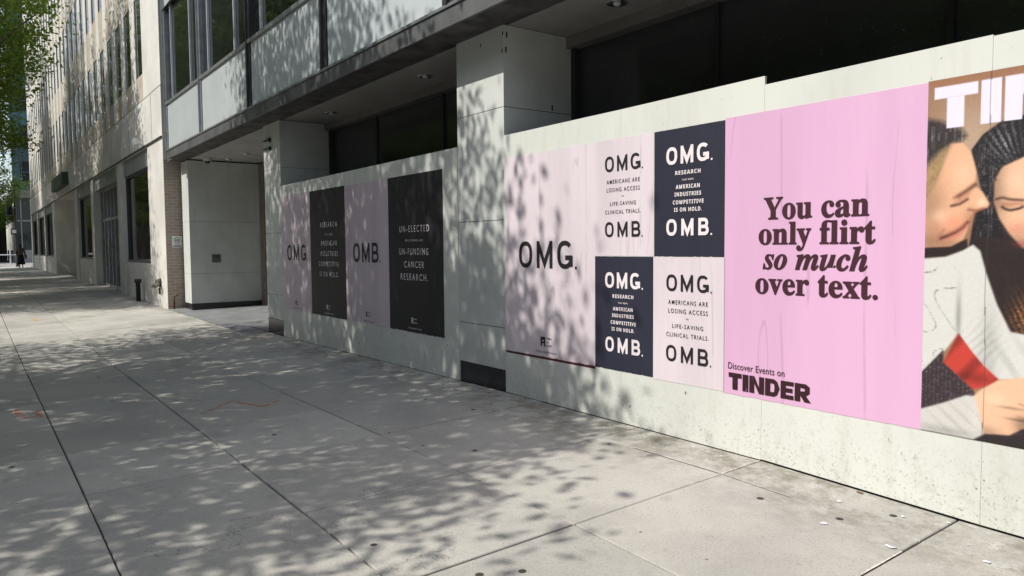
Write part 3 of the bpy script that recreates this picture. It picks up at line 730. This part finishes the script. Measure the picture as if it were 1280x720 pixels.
    dk = np.array((52, 42, 46))[None, None] + (np.clip(np.sin(U * 330 + nz_) - .3, 0, 1) * np.clip(nz_ + .5, 0, 2))[..., None] * np.array((62, 58, 62))
    lay('dark', dk); lay('bottom', (44, 36, 38))
    sl_ = np.array((200, 197, 192))[None, None] * (1 - .09 * np.clip(np.sin(U * 75 + V * 90), 0, 1) * g(.16, -.86, .12, .08) - .16 * g(.12, -.93, .14, .02))[..., None]
    SH['table'] = [(-.1, -.93), (1.3, -.86), (1.3, -1.2), (-.1, -1.2)]; lay('table', (44, 36, 38), .01)
    hd_ = np.array((226, 182, 150))[None, None] * (1 - .35 * g(.46, -.84, .05, .04) - .3 * g(.40, -.77, .06, .006) - .3 * g(.44, -.82, .06, .006) - .2 * g(.30, -.90, .06, .03))[..., None]
    lay('hand', hd_, .008); [put(np.clip(.005 - np.abs(V - c0_ + .28 * (U - .40)), 0, .005) / .005 * (U > .43) * (sdf(U, V, SH['hand']) > 0) * .7, (140, 88, 68)) for c0_ in (-.735, -.795, -.85)]; put(g(.33, -.74, .05, .03) * .4, (246, 214, 188)); lay('sleeve', sl_, .008); put(g(.25, -.83, .02, .08) * .3, (216, 214, 212))
    # white glints
    put(((nz_ > 2.6) & (sdf(U, V, SH['dark']) > 0)) * .8, (215, 215, 220))
    for _ in range(2):
        img[1:-1, 1:-1] = (img[1:-1, 1:-1] * 4 + img[:-2, 1:-1] + img[2:, 1:-1] + img[1:-1, :-2] + img[1:-1, 2:]) / 8
    img += nz_[..., None] * 3
    # printed title at the head of the sheet
    tb = MB(); block_word(tb, .030, .556, .204, .195, 0)
    for f in tb.f: put(np.clip(sdf(U, V, [(tb.v[i][0], tb.v[i][2]) for i in f]) / .004 + .5, 0, 1), (222, 217, 236))
    cr = np.abs(U - .283 - .004 * np.sin(V * 7)) < .0022; put(cr * .45, (70, 58, 60))
    c = np.clip(img, 0, 255) / 255; lin = np.where(c <= .04045, c / 12.92, ((c + .055) / 1.055) ** 2.4)
    X = -1.7605 + U; Yv = np.full(U.shape, HY - .0022) - .0008 * np.abs(np.sin(U * 11 + np.sin(V * 2))) ** 8
    co = np.stack([X, Yv, V], -1).reshape(-1, 3)
    idx = np.arange(nx * nz).reshape(nz, nx)
    fs = np.stack([idx[:-1, :-1], idx[:-1, 1:], idx[1:, 1:], idx[1:, :-1]], -1).reshape(-1, 4)
    me = bpy.data.meshes.new('photo_poster'); me.from_pydata(co.tolist(), [], fs.tolist())
    at = me.color_attributes.new('print', 'FLOAT_COLOR', 'POINT')
    at.data.foreach_set('color', np.concatenate([lin.reshape(-1, 3), np.ones((nx * nz, 1))], 1).astype(np.float32).ravel())
    t = NT('printed_photo'); an = t.n('ShaderNodeVertexColor'); an.layer_name = 'print'
    t.bump(t.noise(7, 5, .6, t.vmul((1, 1, .1))), .25, .006); me.materials.append(t.out(an.outputs[0], .5, .4))
    me.polygons.foreach_set('use_smooth', [True] * len(me.polygons))
    o = bpy.data.objects.new('photo_poster', me); COL.objects.link(o)
    tag(o, 'photo poster of two dark haired women leaning close, under huge pale capitals', 'poster')
photo_poster()

# four narrow posters by the entrance
p = poster(-11.255, -10.080, -.935, .795, MAUVE, 'mauve poster reading OMG, first of four from the entrance', group=GF)
Letters(LY).big('OMG', -11.031, -10.256, -.184, .232, .165).build('headline_lettering', INK, p)
def small_logo(p, x, z, m):
    Letters(LY).line('𝗥', x, x + .05, z, .065, .02).line('WIN', x + .06, x + .12, z + .04, .018, .01).line('DOWN', x + .06, x + .13, z, .018, .01).line('Building a Health for America', x - .07, x + .22, z - .065, .022).build('logo_lettering', m, p)
small_logo(p, -10.73, -.845, INK)
p = poster(-10.080, -8.872, -.930, .790, BLACKP, 'black poster reading RESEARCH, second of four from the entrance', group=GF)
L = Letters(LY)
for s_, a, b_, z in (('RESEARCH', -9.701, -9.142, .277), ('AMERICAN', -9.693, -9.156, .028), ('INDUSTRIES', -9.725, -9.120, -.111), ('COMPETITIVE', -9.782, -9.095, -.252), ('IS ON HOLD.', -9.754, -9.105, -.389)):
    L.line(s_, a, b_, z, .066, .004, 1.5)
L.line('THAT KEEPS', -9.55, -9.28, .165, .025, .004, 1.2).build('body_lettering', CREAM, p); small_logo(p, -9.54, -.835, CREAM)
p = poster(-8.872, -7.660, -.930, .782, MAUVE, 'mauve poster reading OMB, third of four from the entrance', group=GF)
Letters(LY).big('OMB', -8.635, -7.925, -.180, .235, .165).build('headline_lettering', INK, p); small_logo(p, -8.30, -.845, INK)
p = poster(-7.660, -6.448, -.934, .785, BLACKP, 'black poster reading UN-ELECTED, last of four from the entrance', group=GF, ragged=.008)
L = Letters(LY)
for s_, a, b_, z in (('UN-ELECTED', -7.388, -6.727, .163), ('UN-FUNDING', -7.397, -6.748, -.085), ('CANCER', -7.284, -6.844, -.226), ('RESEARCH.', -7.375, -6.760, -.362)):
    L.line(s_, a, b_, z, .072, .006, 1.45)
L.line('POLITICIANS ARE', -7.253, -6.859, .061, .022, .004, 1.2).build('body_lettering', CREAM, p); small_logo(p, -7.14, -.835, CREAM)

# ------------------------------------------------------------------ the stone building next door
FY = 3.53
sb = thing('stone_building', (-40, 6, -1.3), 'pale precast stone building with tall narrow windows and vertical ribs', 'building')
TOP = 26.0
body = MB()
body.box(-64, -18.02, FY + .50, 14, 2.504, TOP)                       # behind everything
body.box(-64, -18.02, FY, FY + .5, 2.505, 3.66)                     # plain band over the ground floor
gp = [(-19.80, -18.0), (-24.52, -23.66), (-30.55, -29.85), (-36.0, -34.72), (-46.4, -45.0), (-51.9, -51.2), (-57.6, -56.9), (-64, -62.6)]
for a, b_ in gp: body.box(a, b_ - .002, FY, FY + .6, -1.6, 2.505)
for a, b_ in ((-23.66, -19.80), (-34.72, -30.55), (-51.2, -46.4), (-56.9, -51.9), (-62.6, -57.6)): body.box(a, b_, FY + .02, FY + .5, -1.6, -.36)
body.build('wall', PRECAST, sb)
br = MB().box(-18.012, -17.995, FY + .004, FY + .40, -1.6, 2.0); br.box(-18.02, -17.995, FY + .40, 5, -1.6, 1.96)
br.build('brick_end', BRICK, sb)
MB().box(-17.993, -17.90, 3.93, 4.0, -1.5, 1.96).build('dark_gap', CORE, sb)
# ribs and the recessed windows between them
pitch = 1.53; xr = -19.45; xs_w = []
ribs = MB()
ribs.box(-20.028, -18.0, FY, FY + .52, 3.664, TOP)
ribs.build('corner_pier', PRECAST, sb)
xw = -20.50
while xw > -63:
    xs_w.append(xw); xw -= pitch
for xw in xs_w:
    x1 = xw - .47; x0 = xw - pitch + .47
    r = MB(); r.v = []
    # rib with a slightly raised nose
    P = [(x0, FY + .016), (x0 + .05, FY - .004), (x1 - .05, FY - .004), (x1, FY + .016)]
    b0 = len(r.v)
    for z in (3.664, TOP): r.v += [(px, py, z) for px, py in P] + [(x1, FY + .49, z), (x0, FY + .49, z)]
    n = 6
    for kk in range(n): r.f.append((b0 + kk, b0 + (kk + 1) % n, b0 + n + (kk + 1) % n, b0 + n + kk)); r.mi.append(0)
    r.f.append(tuple(reversed(range(6)))); r.f.append(tuple(range(6, 12))); r.mi += [0, 0]
    r.build('rib', PRECAST, sb)
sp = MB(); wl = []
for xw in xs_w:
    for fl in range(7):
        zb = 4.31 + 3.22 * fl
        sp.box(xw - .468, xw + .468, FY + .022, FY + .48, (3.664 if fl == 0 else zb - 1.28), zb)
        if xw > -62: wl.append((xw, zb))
sp.build('recessed_spandrels', RECESS_SHADE, sb)['kind'] = 'stuff'
def inframe(p):
    q = [sum(Mv[i][k_] * p[k_] for k_ in range(3)) for i in range(3)]
    return q[2] > 0 and abs(920 * q[0] / q[2]) < 645 and abs(920 * q[1] / q[2]) < 365
wl.sort(key=lambda c: (not (inframe((c[0], FY, c[1] + .1))), -c[0]))
rest = MB()
for i, (xw, zb) in enumerate(wl):
    bx = (xw - .47, xw + .47, FY + .040, FY + .06, zb + .004, zb + 1.935)
    if i < 100: MB().box(*bx).build('window', GLASS, sb)
    else: rest.box(*bx)
rest.build('distant_windows', GLASS, sb)['kind'] = 'stuff'
# ground floor glazing
bandm = plain('grey_metal_band', (.28, .29, .29), .4, .15, 1.2, .04, 30)
for a, b_ in ((-23.66, -19.80), (-29.85, -24.52), (-34.72, -30.55), (-51.2, -46.4), (-56.9, -51.9), (-62.6, -57.6)):
    MB().box(a + .002, b_ - .002, FY + .06, FY + .3, 2.06, 2.50).build('metal_band', bandm, sb)
for a, b_ in ((-23.66, -19.80), (-34.72, -30.55), (-51.2, -46.4), (-56.9, -51.9), (-62.6, -57.6)):
    o = MB().box(a + .05, b_ - .05, FY + .16, FY + .18, -.35, 2.055).build('shop_window', GLASS, sb)
    f = MB(); f.box(a + .002, a + .07, FY + .10, FY + .2, -.356, 2.056); f.box(b_ - .07, b_ - .002, FY + .10, FY + .2, -.356, 2.056); f.box(a + .07, b_ - .07, FY + .10, FY + .2, -.356, -.29); f.box(a + .07, b_ - .07, FY + .10, FY + .2, 1.99, 2.056)
    f.build('window_frame', DARKALU, o)
a, b_ = -29.85, -24.52
o = MB().box(a, b_, FY + .34, FY + .36, -1.5, 2.05).build('glass_doors', GLASS, sb)
f = MB()
for x in np.linspace(a + .03, b_ - .03, 8): f.box(x - .045, x + .045, FY + .22, FY + .36, -1.5, 2.05)
for z in (.98, 2.0, -1.28): f.box(a, b_, FY + .24, FY + .35, z, z + .09)
f.build('door_frame', ALU, o)
for x in (-28.9, -27.4, -26.1): MB().tube([(x, FY + .17, -.55), (x, FY + .17, .35)], .018, 8).build('door_handle', CHROME, o)
# splayed portal
MB().quad((-45.0, FY, -1.6), (-42.0, FY + 3.0, -1.6), (-42.0, FY + 3.0, 2.5), (-45.0, FY, 2.5)).quad((-42.0, FY + 3.0, -1.6), (-36.0, FY + 3.0, -1.6), (-36.0, FY + 3.0, 2.5), (-42.0, FY + 3.0, 2.5)).build('portal_wall', PRECAST, sb)
aw = MB(); aw.v = [(-43.0, FY - .004, 2.85), (-37.6, FY - .004, 2.85), (-37.6, FY - .004, 3.42), (-43.0, FY - .004, 3.42), (-43.0, FY - .26, 2.85), (-37.6, FY - .26, 2.85), (-37.6, FY - .24, 3.40), (-43.0, FY - .24, 3.40)]
aw.f = [(0, 1, 5, 4), (4, 5, 6, 7), (7, 6, 2, 3), (1, 2, 6, 5), (0, 4, 7, 3)]; aw.mi = [0] * 5
aw.build('canopy_box', plain('dark_green_metal', (.05, .075, .05), .5), sb)

de = MB()
de.box(-64, -18.02, FY - .03, FY - .002, 2.492, 2.53).build('drip_edge', DARKALU, sb)
MB().box(-64, -18.02, FY - .0045, FY - .0005, 3.652, 3.661).build('joint_line', CORE, sb)
for xv in np.arange(-62.0, -19, 3.06): MB().box(xv, xv + .009, FY - .004, FY - .0003, 2.532, 3.651).build('joint_line', CORE, sb)
# small fittings on the two buildings
PIPE = plain('rusty_pipe', (.12, .06, .035), .7, .4, 12, .3, 60)
DMET = plain('dark_iron', (.03, .03, .03), .5, .3, 9)
o = tag(MB().tube([(-20.9, 3.40, -1.36), (-20.9, 3.40, -.86), (-20.9, 3.40, -.85), (-20.9, 3.40, -.76)], [.055, .055, .085, .08], 12).build('vent_pipe', DMET, smooth=True), 'dark iron vent pipe standing against the stone building', 'pipe')
o = thing('hose_connection', (-18.72, 3.50, -.78), 'dark twin fire hose connection on the corner of the stone building', 'hose connection')
MB().tube([(-18.72, 3.545, -.78), (-18.72, 3.50, -.78), (-18.72, 3.42, -.78)], [.10, .10, .055], 14).build('body', DMET, o)
for dx in (-.09, .09): MB().tube([(-18.72 + dx, 3.46, -.80), (-18.72 + dx * 1.6, 3.36, -.86)], [.045, .05], 12).build('cap', plain('worn_brass', (.20, .19, .17), .35, .3, 12, 0, 60, .5, .7), o)
MB().tube([(-18.72, 3.50, -.9), (-18.72, 3.50, -1.05)], .02, 6).build('chain', DMET, o)
o = tag(MB().tube([(-17.80, 3.62, -1.36), (-17.80, 3.62, -1.08), (-17.79, 3.63, -1.04), (-17.72, 3.68, -1.03)], .022, 8).build('hose_pipe', PIPE, smooth=True), 'short rusty hooked pipe at the foot of the brick', 'pipe')
o = thing('wall_sign', (-17.99, 3.76, .165), 'small white notice with a round symbol on the tan brick', 'sign')
MB().box(-17.994, -17.986, 3.655, 3.865, .035, .295).build('plate', plain('white_enamel', (.72, .72, .71), .4, .05), o)
sg = MB()
n = 24
for kk in range(n):
    a0, a1 = 2 * math.pi * kk / n, 2 * math.pi * (kk + 1) / n
    sg.quad(*[(-17.985, 3.76 + r_ * math.cos(t_), .195 + r_ * math.sin(t_)) for r_, t_ in ((.07, a0), (.07, a1), (.058, a1), (.058, a0))])
for (y0, y1, z0, z1) in ((3.725, 3.742, .165, .225), (3.752, 3.768, .165, .225), (3.778, 3.795, .165, .225), (3.70, 3.82, .105, .115), (3.675, 3.845, .055, .08)):
    sg.quad((-17.985, y0, z0), (-17.985, y1, z0), (-17.985, y1, z1), (-17.985, y0, z1))
sg.build('symbol', INK, o)
o = thing('security_camera', (-20.1, 3.45, 2.62), 'white bullet security camera over the first shop window of the stone building', 'camera')
MB().tube([(-20.25, 3.36, 2.66), (-19.9, 3.30, 2.62)], .075, 14).build('housing', plain('white_plastic', (.7, .7, .7), .4), o)
MB().tube([(-20.1, 3.53, 2.55), (-20.1, 3.36, 2.63)], .03, 8).build('arm', plain('white_plastic', (.6, .6, .6), .4), o)

# ------------------------------------------------------------------ beyond the cross street
gt = thing('glass_tower', (-100, 8, -1.4), 'blue green glass tower with stone base across the far street', 'building')
def m_bluegl():
    t = NT('blue_green_glass')
    c = t.mix(t.ramp(t.noise(.25, 3), .4, .65), (.02, .075, .085), (.05, .17, .19))
    t.b.inputs['IOR'].default_value = 1.6
    return t.out(c, .06, .5)
BG = m_bluegl()
MB().box(-118, -95.0, 3.75, 24, 6.4, 34).build('curtain_wall', BG, gt)
MB().box(-118, -95.3, 3.9, 24, 0, 5.6).build('shopfront_glass', m_glass('grey_shop_glass', (.03, .04, .04), .05), gt)
MB().box(-118, -94.8, 3.6, 24, 5.6, 6.4).build('stone_band', plain('brown_stone', (.22, .19, .17), .7), gt)
MB().box(-118, -95.1, 3.8, 24, -1.5, .02).build('base_wall', plain('grey_stone_base', (.34, .33, .32), .8), gt)
f = MB()
for z in np.arange(6.4, 34, 1.9): f.box(-94.99, -94.90, 3.7, 24, z, z + .12)
for y in (3.75, 4.55, 5.35, 6.2, 7.8, 9.4, 11): f.box(-95.0, -94.88, y, y + .09, 6.4, 34)
f.build('mullion', plain('tower_frame', (.06, .11, .12), .4), gt)
f = MB()
for y in (3.9, 4.35, 5.3, 7.0): f.box(-95.3, -95.2, y, y + .1, 0, 5.6)
f.box(-95.3, -95.2, 3.9, 24, 3.1, 3.25); f.build('shop_frame', ALU, gt)
BLIND = plain('dark_blind', (.012, .014, .016), .5)
for z in (7.2, 11.0, 14.9, 18.6): MB().box(-95.02, -94.94, 4.5, 5.3, z, z + 2.3).build('open_blind', BLIND, gt)
hb_ = thing('low_building', (-110, -4, -1.4), 'dark low building in tree shade across the far street', 'building')
MB().box(-122, -104, -30, 3.3, -1.5, 4.2).build('wall', plain('dark_brown_brick', (.06, .05, .045), .9), hb_)
MB().box(-122.2, -103.7, -30.2, 3.5, 4.2, 5.4).build('roof', plain('grey_roof_edge', (.22, .22, .22), .8), hb_)
f = MB()
for y in (-6, -3, -.4, 1.4): f.box(-104.02, -103.9, y, y + 1.2, -.8, 2.6)
f.build('window', GLASS, hb_)

STEEL = plain('pale_railing_paint', (.62, .63, .64), .5)
o = thing('street_railing', (-84, 1.5, -1.33), 'pale tube railing beyond the crossing', 'railing')
MB().tube([(-84, -4, -.42), (-84, 3.8, -.42)], .05, 8).build('rail', STEEL, o)
for y in (-3.2, -.2, 2.9): MB().tube([(-84, y, -1.35), (-84, y, .35)], .06, 8).build('post', STEEL, o)
pole = thing('traffic_signal', (-71, 2.9, -1.33), 'dark traffic signal pole at the crossing with a pedestrian light', 'signal')
MB().tube([(-71, 2.9, -1.33), (-71, 2.9, -.9), (-71, 2.9, 5.4)], [.13, .085, .07], 10).build('pole', DMET, pole)
hd_ = MB().box(-71.1, -70.72, 2.30, 2.72, 2.75, 3.95).build('signal_head', DMET, pole, bevel=.02)
for i, z in enumerate((3.72, 3.35, 2.98)): MB().tube([(-70.72, 2.51, z), (-70.52, 2.51, z)], .15, 12, False).build('visor', DMET, hd_)
ph = MB().box(-71.05, -70.78, 2.55, 2.98, 1.25, 1.75).build('pedestrian_head', DMET, pole, bevel=.02)
MB().box(-70.79, -70.765, 2.62, 2.91, 1.36, 1.64).build('light_panel', plain('white_signal_lens', (.8, .8, .8), .3), ph)

# ------------------------------------------------------------------ the far walker
def skin(name, joints, edges, mat, parent, sub=2):
    me = bpy.data.meshes.new(name); me.from_pydata([j[0] for j in joints], edges, []); me.materials.append(mat)
    o = bpy.data.objects.new(name, me); COL.objects.link(o)
    md = o.modifiers.new('Skin', 'SKIN'); 
    if not me.skin_vertices: me.skin_vertices.new()
    for i, j in enumerate(joints):
        me.skin_vertices[0].data[i].radius = (j[1], j[1] if len(j) < 3 else j[2]); me.skin_vertices[0].data[i].use_root = (i == 0)
    md.use_smooth_shade = True
    s_ = o.modifiers.new('Sub', 'SUBSURF'); s_.levels = sub; s_.render_levels = sub
    if parent: o.parent = parent
    return o
PX, PY = -63.0, 2.78
pr = thing('person', (PX, PY, gz(PX, PY)), 'person in dark skirt and grey top walking along the far pavement', 'person')
pr.rotation_euler = (0, 0, R(-90))      # built facing -Y, turned to walk towards the viewer
SK = plain('skin_tone', (.42, .26, .18), .55, .05)
J = [((0, 0, .96), .115, .10), ((0, .01, 1.18), .12, .09), ((0, .01, 1.42), .14, .09), ((0, 0, 1.52), .05, .05), ((0, -.01, 1.60), .075, .085), ((0, -.005, 1.69), .07, .085),
     ((.17, .01, 1.42), .055, .055), ((.24, .03, 1.15), .045, .045), ((.22, -.10, .92), .034, .034), ((.22, -.14, .84), .03, .02),
     ((-.17, .01, 1.42), .055, .055), ((-.25, .0, 1.15), .045, .045), ((-.22, .12, .93), .034, .034), ((-.22, .13, .84), .03, .02),
     ((.085, 0, .90), .085, .085), ((.09, -.10, .50), .058, .058), ((.085, -.06, .10), .038, .038), ((.09, -.20, .03), .035, .028),
     ((-.085, 0, .90), .085, .085), ((-.09, .06, .50), .058, .058), ((-.085, .26, .14), .038, .038), ((-.09, .18, .04), .035, .028)]
Ed = [(0, 1), (1, 2), (2, 3), (3, 4), (4, 5), (2, 6), (6, 7), (7, 8), (8, 9), (2, 10), (10, 11), (11, 12), (12, 13), (0, 14), (14, 15), (15, 16), (16, 17), (0, 18), (18, 19), (19, 20), (20, 21)]
skin('body', J, Ed, SK, pr)
def pm(mb, name, mat, smooth=True):
    me_o = mb.build(name, mat, smooth=smooth); me_o.parent = pr; return me_o
h = MB(); h.ball((0, .02, 1.68), (.098, .105, .12), 14, 10); h.tube([(0, .07, 1.66), (0, .10, 1.45)], [.09, .05], 10); pm(h, 'hair', plain('dark_hair', (.02, .016, .014), .6))
t_ = MB(); t_.tube([(0, .005, .93), (0, .005, 1.15), (0, .005, 1.36), (0, .005, 1.46), (0, .005, 1.51)], [.155, .145, .185, .16, .07], 16)
for s_ in (1, -1): t_.tube([(s_ * .15, .01, 1.44), (s_ * .245, .02, 1.15), (s_ * .232, -.04 * s_, .98)], [.075, .06, .05], 10)
pm(t_, 'top', plain('grey_brown_cloth', (.12, .105, .09), .9))
t_ = MB(); t_.tube([(0, 0, 1.0), (0, 0, .8), (0, .02, .5), (0, .03, .30)], [.15, .20, .235, .26], 16); pm(t_, 'skirt', plain('black_cloth', (.012, .012, .016), .9))
t_ = MB(); t_.box(-.36, -.24, -.10, .18, .68, .98); t_.tube([(-.30, .04, .98), (-.20, .02, 1.44)], .012, 6); pm(t_, 'bag', plain('rust_bag', (.22, .07, .04), .7), False)

# ------------------------------------------------------------------ street trees
def tree_mesh(seed, crown, nclump, per, leaf, trunk_h, rr=(.18, .42)):
    """returns trunk MB and leaf arrays; crown = list of ellipsoids (cx,cy,cz,rx,ry,rz)"""
    g = np.random.default_rng(seed); rd = random.Random(seed)
    tb = MB(); base = [(0, 0, -.1), (.02, .02, trunk_h * .4), (.05, -.02, trunk_h * .8), (0, .05, trunk_h)]
    tb.tube(base, [.24, .19, .17, .15], 12)
    cl = []
    wts = np.array([e[3] * e[4] * e[5] for e in crown]); wts = wts / wts.sum()
    while len(cl) < nclump:
        e = crown[g.choice(len(crown), p=wts)]
        d = g.normal(size=3); d /= np.linalg.norm(d); r = g.uniform(.25, 1) ** (1 / 2.2)
        cl.append((e[0] + d[0] * r * e[3], e[1] + d[1] * r * e[4], e[2] + d[2] * r * e[5]))
    cl = np.array(cl)
    # limbs: to a subset of the clumps
    hub = Vector((0, 0.05, trunk_h))
    for i in range(0, nclump, max(1, nclump // 46)):
        c = Vector(cl[i]); mid = hub.lerp(c, .5) + Vector((rd.uniform(-.3, .3), rd.uniform(-.3, .3), rd.uniform(.1, .7)))
        st = hub + Vector((0, 0, rd.uniform(-.5, 1.4)))
        tb.tube([st, st.lerp(mid, .5) + Vector((0, 0, .1)), mid, c], [.10, .075, .05, .016], 6)
    for i in range(0, nclump, max(1, nclump // 160)):
        j = int(np.argmin(np.where(np.arange(nclump) == i, 9e9, ((cl - cl[i] * .8 - np.array(hub) * .2) ** 2).sum(1))))
        tb.tube([cl[j], (cl[i] + cl[j]) / 2 + g.normal(0, .06, 3), cl[i]], [.022, .015, .006], 5, False)
    n = nclump * per
    rad = g.uniform(rr[0], rr[1], nclump)
    cc = np.repeat(cl, per, 0) + g.normal(size=(n, 3)) * np.repeat(rad, per)[:, None] * np.array([1, 1, .55])
    nrm = g.normal(size=(n, 3)) + np.array([0, 0, 1.1]); nrm /= np.linalg.norm(nrm, axis=1)[:, None]
    a = np.cross(nrm, g.normal(size=(n, 3))); a /= np.linalg.norm(a, axis=1)[:, None]; b_ = np.cross(nrm, a)
    s_ = g.uniform(.65, 1.25, n)[:, None] * leaf
    q = np.stack([cc - a * s_, cc + b_ * s_ * .55 + nrm * s_ * .12, cc + a * s_, cc - b_ * s_ * .55 + nrm * s_ * .12], 1).reshape(-1, 3)
    return tb, q
def leaf_object(name, q, mat):
    me = bpy.data.meshes.new(name); n = len(q) // 4
    me.vertices.add(len(q)); me.vertices.foreach_set('co', q.astype(np.float32).ravel())
    me.loops.add(len(q)); me.loops.foreach_set('vertex_index', np.arange(len(q), dtype=np.int32))
    me.polygons.add(n); me.polygons.foreach_set('loop_start', np.arange(0, len(q), 4, dtype=np.int32))
    me.update(calc_edges=True); me.materials.append(mat)
    o = bpy.data.objects.new(name, me); COL.objects.link(o); return o
TG = 'street trees along the kerb'
def make_tree(seed, loc, crown, label, leafmat, nclump=360, per=120, leaf=.062, trunk_h=3.2, rot=0, group=TG, rad=(.18, .42)):
    tb, q = tree_mesh(seed, crown, nclump, per, leaf, trunk_h, rad)
    r = thing('street_tree', (0, 0, 0), label, 'tree', group)
    t = tb.build('trunk', BARK, r, smooth=True); c = leaf_object('crown', q, leafmat); c.parent = r
    r.location = loc; r.rotation_euler = (0, 0, rot); return r
def copy_tree(src, loc, rot, label, scale=1.0, group=TG):
    r = src.copy(); COL.objects.link(r); r.location = loc; r.rotation_euler = (0, 0, rot); r.scale = (scale,) * 3; r['label'] = label; r['group'] = group
    for ch in src.children:
        c = ch.copy(); COL.objects.link(c); c.parent = r
    return r
# crowns are given relative to the foot of the trunk (about 1.55 m below the eye)
T1 = make_tree(3, (-10.15, -3.6, -1.58), [(.0, 0, 6.5, 4.9, 4.3, 3.2), (-1.4, .3, 9.4, 3.4, 3.4, 2.2), (3.3, -.2, 5.0, 2.9, 3.6, 1.8), (4.2, .4, 4.6, 2.2, 2.6, 1.0)], 'broad leafy street tree shading the hoarding near the viewer', LEAF, 470, 165, .063, 3.4, rad=(.24, .52))
T2 = make_tree(8, (-25.7, -3.5, -1.52), [(0, .3, 7.6, 5.0, 4.7, 4.0), (1.4, .8, 5.4, 3.8, 3.8, 2.0), (0, 0, 11.3, 3.8, 3.5, 3.0), (1.6, 3.9, 8.7, 3.2, 2.0, 2.6), (-2.5, 3.8, 8.8, 3.0, 2.0, 2.8)], 'bright leafy street tree by the gap in the shade', LEAF, 780, 130, .064, 3.0, rad=(.2, .46))
T3 = copy_tree(T2, (-35.6, -3.6, -1.5), 1.9, 'street tree before the splayed portal of the stone building', 1.2)
T4 = copy_tree(T2, (-50.0, -3.8, -1.5), 4.0, 'street tree before the last windows of the stone building', 1.25)
T5 = copy_tree(T1, (-61.0, -3.8, -1.55), 2.4, 'street tree by the crossing, at the end of the kerb', 1.2)
OG = 'trees across the road'
for i, (x, y, r_, s_) in enumerate(((2, -17.5, .5, .95), (-10, -17.2, 2.2, 1.05), (-21, -17.6, 3.6, 1.0), (-33, -17.2, 5.1, 1.1), (-46, -17.4, .9, 1.0))):
    copy_tree(T2 if i % 2 else T1, (x, y, -1.56), r_, 'leafy tree standing across the road, reflected in the upper windows', s_, OG)
copy_tree(T1, (-101, -2, -1.4), 1.0, 'tree by the low building across the far street', 1.05, 'trees by the low building')
copy_tree(T2, (-97, -9, -1.4), 3.0, 'tree beside the dark low building past the crossing', 1.0, 'trees by the low building')
# building across the road, seen only in reflections
ob = thing('brick_office', (-15, -30, -1.6), 'brown brick office block across the road, seen in reflections', 'building')
MB().box(-60, 30, -40, -24, -1.7, 17).build('wall', plain('brown_brick', (.16, .11, .085), .9, .2, .6), ob)
f = MB()
for z in (1.5, 5, 8.5, 12):
    for x in np.arange(-58, 28, 3.2): f.box(x, x + 1.7, -24.0, -23.94, z, z + 2.0)
f.build('window', GLASS, ob)

# ------------------------------------------------------------------ marks and litter on the pavement
mark('survey_mark', [[(-6.55, 1.52), (-6.9, 1.85), (-6.45, 2.0), (-6.6, 2.2)]], SPRAY, 'orange spray mark on the pavement facing the black poster')
mark('survey_mark', [[(-8.0, .26), (-7.6, .30), (-7.5, .42), (-7.85, .42)]], SPRAY, 'orange spray ring on the shaded pavement by the long joint', .03)
mark('survey_mark', [[(-18.2, .95), (-17.7, 1.02)], [(-17.9, .85), (-17.9, 1.2)]], SPRAYY, 'yellow spray mark on the sunlit pavement by a joint', .05)
SCRAP = plain('white_paper_scrap', (.72, .72, .74), .7, .1)
BROWN = plain('dry_leaf', (.16, .09, .04), .8, .3, 30)
def scrap(x, y, s_, m, name, label, cat, group):
    s_ *= .7
    b = MB(); n = 7; pts = []
    for kk in range(n):
        a = 2 * math.pi * kk / n; r_ = s_ * random.uniform(.5, 1.1); pts.append((x + r_ * math.cos(a) * 1.5, y + r_ * math.sin(a) * .8, gz(x, y) + .004 + random.uniform(0, .35) * s_))
    b.quad(*pts); c0_ = (x, y, gz(x, y) + .008); b.f = []; b.v.append(c0_); b.f = [(kk, (kk + 1) % n, n) for kk in range(n)]; b.mi = [0] * n
    o = b.build(name, m); tag(o, label, cat, group); sm = o.modifiers.new('paper', 'SOLIDIFY'); sm.thickness = .001
SG = 'paper scraps near the foot of the hoarding'
for x, y, s_ in ((-1.95, 3.30, .022), (-1.62, 3.30, .03), (-1.30, 3.48, .02), (-2.05, 3.62, .014), (-1.75, 3.68, .016), (-1.58, 3.78, .012), (-2.3, 3.35, .010), (-1.42, 3.60, .012), (-2.9, 3.74, .010), (-3.3, 3.70, .010)):
    scrap(x, y, s_, SCRAP, 'paper_scrap', 'small white paper scrap lying on the pavement by the notched hoarding', 'paper scrap', SG)
for x, y, s_ in ((-5.75, 3.78, .014), (-5.55, 3.74, .012), (-5.3, 3.72, .014), (-5.0, 3.72, .012), (-4.75, 3.66, .014), (-4.3, 3.60, .012), (-3.9, 3.76, .014), (-2.05, 3.82, .02), (-6.4, 3.8, .012), (-5.1, 3.5, .012), (-4.6, 3.8, .012)):
    scrap(x, y, s_, BROWN, 'dry_leaf', 'small brown dry leaf on the pavement at the foot of the boards', 'leaf', 'dry leaves along the hoarding')
